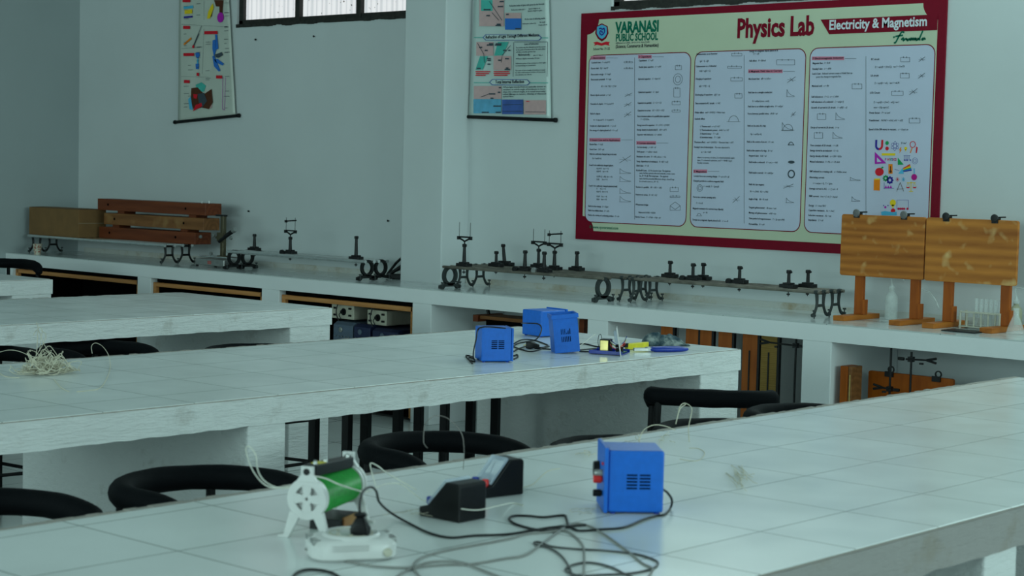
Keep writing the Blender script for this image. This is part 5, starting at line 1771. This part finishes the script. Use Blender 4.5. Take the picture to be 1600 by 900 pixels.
def rider(parent, x, y, z, h=0.095, fork=0.0, upper=False, base_l=0.085, base_w=0.05, knob=None, tilt=0.0, thin=False, slider=None):
    """saddle with tapered upright; fork = height of the two thin pins above it"""
    b = MB()
    b.box((x - base_l / 2, y - base_w / 2, z), (x + base_l / 2, y + base_w / 2, z + 0.018))
    b.box((x - base_l * 0.28, y - base_w * 0.42, z + 0.018), (x + base_l * 0.28, y + base_w * 0.42, z + 0.026))
    b.tube([(x, y, z + 0.004), (x, y, z - 0.045)], 0.003, 6)
    b.lathe([(0.010, -0.004), (0.010, 0.004)], 6, Matrix.Translation((x, y, z - 0.034)))
    o = build('rider', b, M_iron, parent, bevel=0.002)
    p = MB()
    r0, r1 = (0.012, 0.0085) if not thin else (0.0095, 0.008)
    tx = x + math.sin(tilt) * h
    p.tube([(x, y, z + 0.022), (tx, y, z + 0.02 + h)], [r0, r1], 12)
    p.lathe([(0.0125, 0), (0.0135, 0.004), (0.0135, 0.015), (0.010, 0.018)], 12, Matrix.Translation((tx, y, z + 0.02 + h - 0.012)))
    p.tube([(tx, y, z + 0.02 + h - 0.004), (tx + 0.022, y - 0.012, z + 0.02 + h - 0.004)], 0.0028, 6)
    p.lathe([(0.005, -0.004), (0.005, 0.004)], 8, Matrix.Translation((tx + 0.022, y - 0.012, z + 0.02 + h - 0.004)) @ Matrix.Rotation(PI / 2, 4, 'Y'))
    build('upright', p, M_iron, o, smooth=True)
    if fork:
        f = MB()
        zt_ = z + 0.02 + h + 0.006
        w = 0.046
        f.tube([(x, y, zt_), (x, y, zt_ + 0.014)], 0.004, 8)
        f.tube([(x - w, y, zt_ + 0.034), (x - w * 0.35, y, zt_ + 0.022), (x, y, zt_ + 0.014), (x + w * 0.35, y, zt_ + 0.022), (x + w, y, zt_ + 0.034)], 0.0055, 8)
        f.tube([(x - w, y, zt_ + 0.040), (x + w, y, zt_ + 0.040)], 0.0048, 8)
        for s in (-1, 1):
            f.box((x + s * w - 0.009, y - 0.008, zt_ + 0.024), (x + s * w + 0.009, y + 0.008, zt_ + 0.044))
            f.tube([(x + s * (w - 0.002), y, zt_ + 0.034), (x + s * (w - 0.002), y, zt_ + 0.040 + fork)], 0.0016, 6)
        if upper:
            zz = zt_ + 0.040 + fork * upper
            f.tube([(x - w - 0.008, y, zz - 0.005), (x - w * 0.3, y, zz), (x + w + 0.008, y, zz + 0.005)], 0.0045, 8)
            f.box((x - w - 0.008, y - 0.006, zz - 0.012), (x - w + 0.008, y + 0.006, zz + 0.004))
        build('lens_fork', f, M_iron, o, smooth=False, label='two-pin lens holder fork')
    if knob:
        k = MB()
        k.lathe([(0.016, -0.009), (0.017, 0), (0.016, 0.009)], 16, Matrix.Translation((x - base_l / 2 - 0.006, y - base_w / 2 - 0.004, z + 0.008)) @ Matrix.Rotation(PI / 2, 4, 'X'))
        build('clamp_knob', k, M_steel if knob == 'bright' else M_iron, o, smooth=True)
    return o


def optical_bench(label, x0, x1, Y, kind, rails, riders, railmat, zr=0.93, group='optical benches on the wall counter', footmat=None):
    t = thing('optical_bench', label, 'optical bench', ((x0 + x1) / 2, Y, 0.8), 0, group)
    hl = (x1 - x0) / 2
    top = zr - 0.8
    fm = footmat or M_iron2
    for s in (-1, 1):
        Mx = Matrix.Translation((s * (hl - 0.025), 0, 0))
        if kind == 'ring':
            k = ring_foot([0])
        elif kind == 'ring2':
            k = ring_foot([-0.058, 0.058], 0.036, 0.052)
        elif kind == 'h2':
            k = h_foot([-0.072, 0.072], top=top)
        else:
            k = h_foot([0], top=top)
        k.v = [Mx @ p for p in k.v]
        e = build('end_frame', k, fm, t, smooth=True)
        spread = {'ring': (-0.075, 0.075), 'ring2': (-0.125, 0, 0.125), 'h2': (-0.142, -0.002, 0.142), 'h': (-0.07, 0.07)}[kind]
        sc = MB()
        for y in spread:
            sc.tube([(s * (hl - 0.025) + 0.012, y, 0.0), (s * (hl - 0.025) + 0.012, y, 0.040)], 0.0032, 6)
            sc.lathe([(0.009, 0.034), (0.009, 0.042)], 10, Matrix.Translation((s * (hl - 0.025) + 0.012, y, 0)))
            sc.box((s * (hl - 0.025) - 0.002, y - 0.006, 0.010), (s * (hl - 0.025) + 0.018, y + 0.006, 0.020))
        build('levelling_screws', sc, M_iron2, e)
    for y in rails:
        build('rail', MB().tube([(-hl, y, top), (hl, y, top)], 0.0085 if railmat is M_rail else 0.0115, 10), railmat, t, smooth=True)
    for r in riders:
        px, dy = r[0], r[1]
        kw = dict(r[2]) if len(r) > 2 else {}
        xw = wp(px, 420, Y + dy).x - (x0 + x1) / 2
        rider(t, xw, dy, top + 0.009, **kw)
    return t


# far left bench with chrome rods, under the box and beams
optical_bench('steel-rod optical bench carrying the cardboard box and wooden beams', -11.72, -10.05, 7.72, 'h2', (-0.125, -0.04, 0.03, 0.11), [], M_chrome, footmat=M_iron)
optical_bench('chrome optical bench with double-ring feet, left of the wall column', wp(369, 395, 7.72).x, wp(585, 410, 7.72).x, 7.74, 'ring2', (-0.095, -0.02, 0.02, 0.095),
              [(397, 0.07, dict(h=0.085)), (453, 0.0, dict(h=0.085, fork=0.085, upper=0.75, knob='dark')), (556, -0.06, dict(h=0.12))], M_chrome, zr=0.918, footmat=M_iron)
X0, X1 = wp(702, 421, 7.62).x, wp(952, 431, 7.62).x
optical_bench('optical bench with single ring feet, front one right of the wall column', X0, X1, 7.60, 'ring', (-0.032, 0.032),
              [(725, 0.0, dict(h=0.105, fork=0.085)), (820, 0.0, dict(h=0.09, knob='dark')), (850, 0.0, dict(h=0.09, knob='bright'))], M_rail)
optical_bench('optical bench with curved H feet, behind the ring-footed one by the column', wp(733, 412, 7.84).x, wp(997, 429, 7.84).x, 7.84, 'h2', (-0.11, -0.035, 0.035, 0.11),
              [(775, -0.06, dict(h=0.065, thin=True)), (788, 0.09, dict(h=0.10, tilt=-0.14, base_l=0.12)), (841, 0.10, dict(h=0.085, fork=0.075, thin=True)), (866, 0.0, dict(h=0.085, fork=0.075, upper=0.72)), (901, 0.08, dict(h=0.085))], M_rail)
optical_bench('longest H-footed optical bench below the poster, five short uprights', wp(1003, 434, 7.82).x, wp(1301, 450, 7.82).x, 7.82, 'h2', (-0.11, -0.035, 0.035, 0.11),
              [(1047, 0.09, dict(h=0.065, thin=True)), (1083, 0.0, dict(h=0.065, thin=True, knob='dark')), (1099, 0.09, dict(h=0.065, thin=True)), (1156, 0.02, dict(h=0.065, thin=True, knob='dark')), (1233, -0.05, dict(h=0.065, thin=True)), (1263, 0.07, dict(h=0.065, thin=True))], M_rail)

# cardboard box on the far bench
zbx = 0.9405
x0, x1 = -11.74, -11.10
bxT = thing('cardboard_box', 'plain brown cardboard box on the bench rails in the far left corner', 'box', ((x0 + x1) / 2, 7.73, zbx))
build('carton', MB().box((x0, 7.61, zbx), (x1, 7.85, zbx + 0.205)), M_card, bxT, world=True, bevel=0.003)
k = MB()
k.add([(x0, 7.61, zbx + 0.206), (x1, 7.61, zbx + 0.206), (x1, 7.728, zbx + 0.209), (x0, 7.728, zbx + 0.209)], [(0, 1, 2, 3)])
k.add([(x0, 7.732, zbx + 0.209), (x1, 7.732, zbx + 0.209), (x1, 7.85, zbx + 0.206), (x0, 7.85, zbx + 0.206)], [(0, 1, 2, 3)])
build('top_flap', k, M_card, bxT, world=True)
build('tape_strip', MB().box((x1 + 0.0002, 7.61, zbx + 0.10), (x1 + 0.001, 7.85, zbx + 0.108)), M_tape, bxT, world=True)

# three wooden beams stacked with spacers
GBM = 'wooden beams stacked on the far left bench'
for i, (xa, xb, z, mat, lab) in enumerate(((-11.06, -9.93, 0.9405, M_beam, 'reddish wooden beam, bottom of the stack of three'), (-11.0, -9.84, 1.0425, M_beam2, 'paler worn wooden beam, middle of the stack of three'), (-11.08, -9.82, 1.1445, M_beam, 'reddish wooden beam, topmost of the stack of three'))):
    b_t = thing('wooden_beam', lab, 'beam', ((xa + xb) / 2, 7.84, z), 0, GBM)
    build('beam', MB().box((xa, 7.76, z), (xb, 7.90, z + 0.083)), mat, b_t, world=True, bevel=0.003)
    sp = MB()
    if i < 2:
        for x in (xa + 0.18, xb - 0.15):
            sp.box((x - 0.04, 7.78, z + 0.083), (x + 0.04, 7.88, z + 0.102))
        build('spacer', sp, M_beam, b_t, world=True)
    h_ = MB()
    for x in (xa + 0.13, xb - 0.22):
        h_.lathe([(0.009, 0.0), (0.009, 0.002), (0, 0.002)], 12, Matrix.Translation((x, 7.76, z + 0.042)) @ Matrix.Rotation(PI / 2, 4, 'X'))
    build('peg_hole', h_, M_dark, b_t, world=True, label='dark round peg holes')
    if i == 2:
        e = MB()
        e.tube([(xb - 0.06, 7.84, z + 0.083), (xb - 0.06, 7.84, z + 0.100)], 0.004, 6).tube([(xb - 0.09, 7.80, z + 0.083), (xb - 0.09, 7.80, z + 0.096)], 0.003, 6)
        build('end_screws', e, M_steel, b_t, world=True)
    if i == 0:
        build('end_screws', MB().lathe([(0.012, 0), (0.012, 0.012), (0.0, 0.014)], 12, Matrix.Translation((xb, 7.80, z + 0.055)) @ Matrix.Rotation(PI / 2, 4, 'Y')), M_steel, b_t, world=True)

# patterned paper cup
p = wp(62, 396, 7.56)
cup = thing('paper_cup', 'small red and cream patterned paper cup under the far left bench', 'cup', (p.x, 7.54, 0.8))
m_, nt_m, b_ = new_mat('patterned_cup_paper')
v_ = coords(nt_m)
vo = N(nt_m, 'ShaderNodeTexVoronoi')
vo.inputs['Scale'].default_value = 75
nt_m.links.new(v_, vo.inputs['Vector'])
nt_m.links.new(ramp(nt_m, vo.outputs['Distance'], [(0.3, (0.35, 0.08, 0.05)), (0.5, (0.55, 0.52, 0.42))]), b_.inputs['Base Color'])
build('cup_body', MB().lathe([(0.024, 0.0), (0.034, 0.075), (0.036, 0.077), (0.033, 0.076), (0.023, 0.004), (0, 0.004)], 24), m_, cup, smooth=True)

# travelling microscope
mX = wp(345, 410, 7.80).x
mic = thing('travelling_microscope', 'brass and black travelling microscope on a flat metal base beside the beams', 'microscope', (mX, 7.78, 0.8))
build('base', MB().box((-0.14, -0.09, 0.010), (0.17, 0.09, 0.055)), M_steel, mic, bevel=0.004)
build('maker_plate', MB().box((-0.005, -0.0915, 0.02), (0.035, -0.0905, 0.042)), plain('faded_red_label', (0.35, 0.10, 0.09), 0.6), mic, label='small red label')
build('guide_rods', MB().tube([(-0.15, -0.05, 0.068), (0.17, -0.05, 0.068)], 0.006, 8).tube([(-0.15, 0.05, 0.068), (0.17, 0.05, 0.068)], 0.006, 8), M_chrome, mic, smooth=True)
k = MB()
for x, y in ((-0.13, -0.08), (-0.13, 0.08), (0.16, -0.08), (0.16, 0.08)):
    k.lathe([(0.012, 0), (0.008, 0.012)], 10, Matrix.Translation((x, y, 0)))
build('feet', k, M_iron, mic)
M_bronze = plain('dull_bronze', (0.10, 0.085, 0.05), 0.45, 0.5)
build('column', MB().box((0.03, -0.014, 0.06), (0.062, 0.016, 0.35)).box((0.015, -0.03, 0.06), (0.08, 0.03, 0.078)), M_bronze, mic, bevel=0.004)
build('column_cap', MB().box((-0.02, -0.016, 0.345), (0.07, 0.018, 0.357)), M_iron, mic, bevel=0.002)
build('focus_slide', MB().box((0.016, -0.032, 0.175), (0.078, -0.010, 0.235)).tube([(0.0, -0.022, 0.20), (0.10, -0.022, 0.20)], 0.010, 10), M_bronze, mic, bevel=0.002)
tb = MB()
tb.tube([(0.06, -0.045, 0.175), (0.115, -0.045, 0.205), (0.14, -0.045, 0.22), (0.205, -0.045, 0.252)], [0.011, 0.012, 0.015, 0.015], 14)
build('eyepiece_tube', tb, M_iron, mic, smooth=True)
build('eyepiece', MB().tube([(0.205, -0.045, 0.252), (0.228, -0.045, 0.264)], 0.0165, 14), M_steel, mic, smooth=True)
k = MB()
for (x, z) in ((0.19, 0.205), (0.005, 0.215), (-0.02, 0.09)):
    k.lathe([(0.012, -0.006), (0.013, 0), (0.012, 0.006)], 14, Matrix.Translation((x, -0.05, z)) @ Matrix.Rotation(PI / 2, 4, 'X'))
build('adjusting_knobs', k, M_steel, mic, smooth=True)
# black clutter half hidden behind the wall column
p = wp(618, 436, 7.72)
cl_ = thing('clamp_stand', 'small tangle of black clamps lying against the wall column', 'clamp', (-8.17, 7.985, 0.8), 0.2)
build('clamp_body', MB().box((-0.05, -0.03, 0.0), (0.07, 0.04, 0.03)).tube([(-0.07, 0, 0.02), (0.0, 0.0, 0.10), (0.06, 0, 0.15)], 0.009, 8).tube([(-0.03, -0.02, 0.03), (0.05, 0.01, 0.09)], 0.012, 8), M_iron, cl_, bevel=0.003)
build('clamp_screw', MB().tube([(-0.08, -0.03, 0.012), (0.03, 0.02, 0.06)], 0.004, 6).lathe([(0.012, -0.004), (0.012, 0.004)], 10, Matrix.Translation((0.045, 0.0, 0.135))), M_steel, cl_)
tag(build('pipette_rod', MB().tube([wp(596, 434, 7.60), wp(612, 437, 7.60)], 0.003, 6), M_steel), 'short thin rod lying on counter beside the column clamps', 'rod')


# ------------------------------------------------------------------ drawing boards on stands
M_discgrey = plain('worn_grey_clip_disc', (0.12, 0.12, 0.12), 0.5)


def drawing_board(label, a, b, legs, mat, clips):
    """a, b: px of left/right edge"""
    Yb = 7.84
    A, B = wp(a, 336, Yb), wp(b, 338, Yb)
    z1, z0 = 1.325, 1.018
    t = thing('drawing_board', label, 'board', ((A.x + B.x) / 2, Yb, 0.8), group='drawing boards at right end of the counter')
    k = MB()
    k.prism(rrect(A.x, B.x, z0, z1, 0.012, 4), Yb - 0.011, Yb + 0.009)
    build('panel', k, mat, t, world=True, bevel=0.002, label='stained pine panel')
    for (px, fl) in legs:
        x = wp(px, 460, Yb + 0.02).x
        build('leg', MB().box((x - 0.024, Yb + 0.010, 0.825), (x + 0.024, Yb + 0.034, z0 + 0.16)), M_leg, t, world=True, bevel=0.002)
        build('brace', MB().box((x + 0.0245, Yb + 0.002, 0.825), (x + 0.036, Yb + 0.044, 0.90)), M_leg, t, world=True, bevel=0.002)
        build('foot', MB().box((x - 0.032, Yb - 0.17, 0.8), (x + 0.032, Yb + 0.17, 0.825)), M_foot, t, world=True, bevel=0.002)
    for i, (px, bright) in enumerate(clips):
        x = wp(px, 337, Yb).x
        c = MB()
        c.box((x - 0.016, Yb - 0.018, z1 - 0.016), (x + 0.016, Yb - 0.0115, z1 + 0.010))
        c.box((x - 0.016, Yb + 0.0095, z1 - 0.016), (x + 0.016, Yb + 0.015, z1 + 0.010))
        c.box((x - 0.016, Yb - 0.018, z1 + 0.003), (x + 0.016, Yb + 0.015, z1 + 0.009))
        c.tube([(x - 0.004, Yb + 0.012, z1 + 0.012), (x + 0.034, Yb + 0.03, z1 + 0.014)], 0.004, 6)
        cc = build('clip', c, M_iron, t, world=True, bevel=0.001, label='black metal board clip')
        Mx = Matrix.Translation((x, Yb - 0.016, z1 + 0.008)) @ Matrix.Rotation(PI / 2, 4, 'X')
        build('clip_disc', MB().lathe([(0.0, 0.0), (0.019, 0.0), (0.020, 0.004), (0.017, 0.008), (0.0, 0.010)], 18, Mx), M_discgrey if bright else M_iron, cc, world=True, smooth=True)
    return t


drawing_board('stained wooden drawing board on two legs, left one overlapping the poster', 1317, 1447.5, ((1343, 0), (1430, 0)), M_board, ((1341, True), (1415, True)))
drawing_board('stained wooden drawing board on two legs, right one near the photo edge', 1449.5, 1593, ((1482, 0), (1572, 0)), M_board2, ((1481, False), (1557, False)))

# wash bottles
def wash_bottle(label, px, Y, h=0.13, r=0.027, tube=True, mat=None):
    x = wp(px, 470, Y).x
    t = thing('wash_bottle', label, 'bottle', (x, Y, 0.8), group='plastic bottles behind the drawing boards')
    prof = [(r * 0.9, 0.0), (r, 0.006), (r, h * 0.68), (r * 0.85, h * 0.82), (r * 0.42, h * 0.93), (r * 0.42, h)]
    build('body', MB().lathe(prof, 24), mat or M_bottle, t, smooth=True)
    build('cap', MB().lathe([(r * 0.5, h), (r * 0.5, h + 0.014), (r * 0.25, h + 0.022), (r * 0.15, h + 0.035)], 16), M_bottle, t, smooth=True)
    if tube:
        build('nozzle', MB().tube(smooth_path([Vector((0, 0, h + 0.03)), Vector((-0.005, 0, h + 0.07)), Vector((0.03, 0, h + 0.075)), Vector((0.07, 0, h + 0.05))], 5), 0.0025, 6), M_bottle, t, smooth=True)
    return t


wash_bottle('milky wash bottle standing between the legs of the left drawing board', 1393, 7.98, h=0.15, r=0.031)
wash_bottle('milky bottle mostly hidden behind right leg of the left drawing board', 1430, 8.02, h=0.12, r=0.026, tube=False)
wash_bottle('yellowish bottle behind right leg of the right drawing board', 1588, 8.0, h=0.125, r=0.030, mat=plain('yellowed_bottle_plastic', (0.42, 0.42, 0.28), 0.35, alpha=0.75))
tag(build('glass_tube', MB().tube([wp(1440, 452, 8.04), wp(1452, 456, 8.03), wp(1460, 466, 8.0), wp(1467, 481, 7.96)], 0.003, 8), M_bottle, smooth=True), 'thin pale tube leaning between the two drawing boards', 'tube')
# conical flask at the edge
x = wp(1597, 490, 7.82).x
fl = thing('conical_flask', 'clear conical glass flask cut off by the right photo edge', 'flask', (x, 7.76, 0.8))
build('flask_body', MB().lathe([(0.040, 0.0), (0.043, 0.005), (0.036, 0.03), (0.014, 0.085), (0.013, 0.115), (0.016, 0.120)], 24), M_glassy, fl, smooth=True)

# test tube rack with tubes
ra, rb_ = wp(1503, 500, 7.86), wp(1562, 508, 7.86)
Lr = rb_.x - ra.x
rack = thing('test_tube_rack', 'cream plastic test tube rack between the legs of the right board', 'rack', (ra.x, 7.88, 0.8))
M_rackm = plain('aged_cream_plastic', (0.50, 0.49, 0.40), 0.45)
build('top_plate', MB().box((-0.01, -0.035, 0.074), (Lr + 0.01, 0.035, 0.079)), M_rackm, rack, bevel=0.001)
build('base_plate', MB().box((-0.01, -0.035, 0.006), (Lr + 0.01, 0.035, 0.011)), M_rackm, rack, bevel=0.001)
for x in (-0.004, Lr + 0.004):
    for y in (-0.03, 0.03):
        build('post', MB().lathe([(0.0055, 0), (0.0055, 0.083)], 10, Matrix.Translation((x, y, 0))), M_rackm, rack, smooth=True)
for i in range(5):
    build('peg', MB().lathe([(0.0045, 0.011), (0.0045, 0.074)], 8, Matrix.Translation((0.03 + i * (Lr - 0.05) / 4, -0.028, 0))), M_rackm, rack, smooth=True)
tube_prof = [(0.001, 0.014), (0.006, 0.017), (0.008, 0.024), (0.008, 0.140), (0.0092, 0.143)]
tube_me = None
names = ['leftmost', 'second from left', 'third from left', 'third from right', 'second from right', 'rightmost']
for i in range(6):
    px = 1527 + i * 7.6
    x = wp(px, 470, 7.90).x
    if tube_me is None:
        o = build('test_tube', MB().lathe(tube_prof, 14), M_glassy, smooth=True)
        tube_me = o
    else:
        o = tube_me.copy()
        COL.objects.link(o)
    o.location = (x, 7.895, 0.8)
    tag(o, 'clear glass test tube in the cream rack, %s of the six' % names[i], 'test tube', 'test tubes in the cream rack')
pa_ = wp(1500, 513, 7.60)
tag(build('black_tray', MB().box((wp(1480, 505, 7.66).x, 7.60, 0.8005), (wp(1533, 512, 7.66).x, 7.72, 0.806)), M_iron, bevel=0.002), 'thin flat black plate on counter in front of the tube rack', 'plate')

# ------------------------------------------------------------------ things inside the open counter bays
# two cream meters on the shelf and dark instruments below
for (px0, px1, z0, z1, lab) in ((518, 553, 0.560, 0.650, 'cream switch box with black dial, left of two in the framed cabinet'), (574, 604, 0.545, 0.635, 'cream switch box with black dial, right of two in the framed cabinet')):
    Yc_ = CY + 0.10
    A, B = wp(px0, 490, Yc_), wp(px1, 490, Yc_)
    t = thing('switch_box', lab, 'meter', ((A.x + B.x) / 2, Yc_, z0), group='cream switch boxes in the cabinet')
    w = (B.x - A.x)
    zb_ = 0.0
    h = z1 - z0
    build('case', MB().box((-w / 2, 0, 0), (w / 2, 0.26, h)), M_cream, t, bevel=0.004)
    build('dial', MB().lathe([(0.022, 0), (0.022, 0.004), (0.012, 0.005), (0.011, 0.022), (0, 0.023)], 20, Matrix.Translation((0.01, 0, h * 0.5)) @ Matrix.Rotation(PI / 2, 4, 'X')), M_blackpl, t, smooth=True)
    k = MB()
    for (x, z) in ((w * 0.34, h * 0.75), (w * 0.34, h * 0.28), (-w * 0.33, h * 0.72), (-w * 0.33, h * 0.25)):
        k.box((x - 0.011, -0.008, z - 0.006), (x + 0.011, -0.0002, z + 0.006))
    build('socket', k, M_blackpl, t, bevel=0.001)
    k = MB()
    k.tube(smooth_path([Vector((-0.02, -0.02, h + 0.01)), Vector((-0.026, -0.03, h * 0.6)), Vector((-0.02, -0.03, h * 0.2)), Vector((0.0, -0.03, -0.01))], 5), 0.004, 6)
    k.tube(smooth_path([Vector((0.01, -0.02, h * 0.5)), Vector((0.0, -0.03, h * 0.3)), Vector((0.02, -0.03, 0.0))], 5), 0.003, 6)
    build('lead', k, M_cordblk, t, smooth=True)
M_gbox = plain('grey_blue_instrument_case', (0.10, 0.14, 0.20), 0.5)
M_nbox = plain('navy_instrument_case', (0.012, 0.02, 0.07), 0.5)
for (px0, px1, z0, z1, mat, lab) in ((521, 551, 0.418, 0.545, M_gbox, 'grey-blue instrument with round dial below the left cream box'), (553, 578, 0.418, 0.543, M_nbox, 'navy instrument with a row of small terminals below the cream boxes'), (582, 622, 0.418, 0.530, M_nbox, 'dark navy instrument at the right end of the cabinet shelf')):
    Yc_ = CY + 0.065
    A, B = wp(px0, 510, Yc_), wp(px1, 510, Yc_)
    w = B.x - A.x
    t = thing('instrument_box', lab, 'instrument', ((A.x + B.x) / 2, Yc_, z0), group='dark instruments on the cabinet shelf')
    h = z1 - z0
    build('case', MB().prism([(-0.0, 0.0), (0.30, 0.0), (0.30, h), (0.03, h), (0.0, h * 0.85)], -w / 2, w / 2, 'YZ'), mat, t, bevel=0.003)
    build('dial', MB().lathe([(0.016, 0), (0.016, 0.006), (0.010, 0.008), (0, 0.008)], 16, Matrix.Translation((-w * 0.1, 0, h * 0.62)) @ Matrix.Rotation(PI / 2, 4, 'X')), M_steel if mat is M_gbox else M_gbox, t, smooth=True)
    k = MB()
    for i in range(5):
        k.lathe([(0.004, 0), (0.004, 0.008)], 8, Matrix.Translation((w * (-0.35 + 0.17 * i), 0, h * 0.3)) @ Matrix.Rotation(PI / 2, 4, 'X'))
    build('terminal', k, M_steel, t)

# wooden apparatus in the bay behind the blue boxes
p0, p1 = wp(762, 497, 7.80), wp(850, 505, 7.80)
t = thing('wooden_apparatus', 'brown wooden apparatus with black post in the bay behind the blue boxes', 'apparatus', ((p0.x + p1.x) / 2, 7.80, 0))
xm = (p0.x + p1.x) / 2
build('plank', MB().box((p0.x, 7.68, 0.632), (p1.x + 0.05, 7.86, 0.652)), M_beam2, t, world=True, bevel=0.002)
build('end_block', MB().box((p0.x + 0.01, 7.66, 0.615), (p0.x + 0.05, 7.88, 0.655)), M_beam, t, world=True, bevel=0.002)
build('under_frame', MB().box((p0.x + 0.08, 7.70, 0.58), (p1.x, 7.84, 0.631)).box((p0.x + 0.14, 7.74, 0.0), (p0.x + 0.20, 7.80, 0.58)).box((p1.x - 0.06, 7.74, 0.0), (p1.x, 7.80, 0.58)), M_dark, t, world=True)
build('post', MB().tube([(p0.x + 0.045, 7.76, 0.655), (p0.x + 0.03, 7.76, 0.70)], 0.010, 8), M_iron, t, world=True)
A, B = wp(908, 510, 7.9), wp(916, 518, 7.9)
tag(build('wooden_block', MB().box((A.x, 7.88, 0.0), (B.x - 0.002, 7.98, 0.665)), M_beam, bevel=0.003), 'narrow brown wooden post at right edge of the bay behind the blue boxes', 'wood')

# upright wooden bridges standing in the bay right of the bench end
GP = 'wooden bridges standing upright under the counter'
defs = [(1031, 1050, M_plank, 'orange wooden bridge standing leftmost in the bay, above the rag'), (1070, 1090, M_plank, 'orange wooden bridge, second from the left in the bay'), (1092, 1111, M_plank, 'orange wooden bridge standing flush right of its twin'), (1121, 1143, M_plank, 'orange wooden bridge just left of the bench corner'), (1159, 1183, M_plank, 'wide orange wooden bridge just right of the bench corner'), (1188, 1214, M_plank2, 'yellow ruled wooden board behind the straight-railed chair')]
for (a, b, mat, lab) in defs:
    A, B = wp(a, 560, 7.74), wp(b, 560, 7.74)
    t = thing('wooden_bridge', lab, 'board', ((A.x + B.x) / 2, 7.74, 0), 0, GP)
    w = (B.x - A.x) * 0.97
    build('plank', MB().box((-w / 2, 0, 0.002), (w / 2, 0.022, 0.70)), mat, t, bevel=0.002)
    build('metal_strip', MB().box((w / 2 + 0.0005, 0.0, 0.002), (w / 2 + 0.014, 0.02, 0.70)), M_iron, t)
    build('slot_strip', MB().box((-0.004, -0.004, 0.02), (0.004, -0.0003, 0.60)), M_iron, t, label='thin black centre strip')
# retort stand with clamp at the right edge of that bay
def retort(label, px, Y, ztop, zc_, arm, armlen, base=True, clamp=True, zbase=0.0):
    x = wp(px, 560, Y).x
    t = thing('retort_stand', label, 'stand', (x, Y, zbase), group='retort stands under the counter')
    build('base', MB().box((-0.055, -0.06, 0.0), (0.055, 0.06, 0.014)), M_iron, t, bevel=0.003)
    build('rod', MB().tube([(0, 0, 0.014), (0, 0, ztop)], 0.0055, 8), M_iron, t, smooth=True)
    if clamp:
        k = MB()
        k.box((-0.012, -0.014, zc_ - 0.012), (0.012, 0.012, zc_ + 0.012))
        k.tube([(-0.02 if arm > 0 else 0.02, -0.016, zc_), (arm * armlen, -0.016, zc_ + 0.004)], 0.0045, 8)
        k.tube([(arm * armlen, -0.016, zc_ + 0.004), (arm * (armlen + 0.05), -0.016, zc_ + 0.016)], 0.006, 8)
        k.tube([(arm * armlen, -0.016, zc_ + 0.004), (arm * (armlen + 0.05), -0.016, zc_ - 0.006)], 0.006, 8)
        k.tube([(-arm * 0.03, -0.016, zc_), (-arm * 0.06, -0.016, zc_)], 0.008, 8)
        k.lathe([(0.011, -0.004), (0.011, 0.004)], 8, Matrix.Translation((arm * armlen * 0.7, -0.016, zc_ - 0.015)))
        build('clamp', k, M_iron, t)
    return t


retort('black retort stand with horizontal clamp, left of the white pier', 1243, 7.60, 0.705, 0.665, -1, 0.15)
retort('plain black retort stand rod with crossed clamps, left in the right-hand bay', 1392, 7.60, 0.70, 0.50, -1, 0.03)
retort('black retort stand with clamp pointing right, in the right-hand bay', 1424, 7.58, 0.69, 0.655, 1, 0.09)
# wooden case standing on end and board with clips in the right bay
A, B = wp(1313, 570, 7.49), wp(1331, 570, 7.49)
t = thing('wooden_case', 'narrow orange wooden case standing on end right of the white pier', 'case', ((A.x + B.x) / 2, 7.49, 0))
w = B.x - A.x
build('case_side', MB().box((-w / 2, 0, 0), (w * 0.15, 0.10, 0.60)), M_leg, t, bevel=0.004)
build('case_door', MB().box((w * 0.16, 0.003, 0), (w / 2, 0.10, 0.60)), M_beam2, t, bevel=0.004)
build('glass_strip', MB().box((w * 0.33, 0.0005, 0.05), (w * 0.40, 0.0028, 0.56)), M_brass, t)
A, B = wp(1357, 600, 7.70), wp(1490, 600, 7.70)
t = thing('drawing_board', 'orange drawing board leaning in the right-hand bay behind retort stands', 'board', ((A.x + B.x) / 2, 7.70, 0))
z1 = wp(1400, 583, 7.70).z
build('panel', MB().prism(rrect(A.x, B.x, 0.22, z1, 0.01, 3), 7.695, 7.715), M_leg, t, world=True, bevel=0.002)
for x in (A.x + 0.06, B.x - 0.07):
    build('leg', MB().box((x - 0.02, 7.716, 0.0), (x + 0.02, 7.736, z1 - 0.05)), M_leg, t, world=True)
for px in (1388, 1462):
    x = wp(px, 580, 7.68).x
    k = MB().box((x - 0.022, 7.683, z1 - 0.02), (x + 0.022, 7.694, z1 + 0.006))
    k.ring(0.018, 0.012, 7.686, 7.692, 16, 'XZ', (x + 0.01, z1 + 0.016))
    build('clip', k, M_iron, t, world=True)

# small nails left in the back wall
for px, py, lab in ((608, 345, 'small dark nail in the wall left of the wall column'), (390, 330, 'small dark nail in the wall above the chrome optical bench'), (401, 62, 'small dark nail just below the left window frame'), (492, 57, 'dark nail below the middle of the left window')):
    p = wp(px, py, YB)
    tag(build('wall_nail', MB().lathe([(0.002, -0.004), (0.002, 0.010), (0.007, 0.011), (0.007, 0.014), (0.0, 0.015)], 10, Matrix.Translation(p) @ Matrix.Rotation(PI / 2, 4, 'X')), M_iron), lab, 'nail')
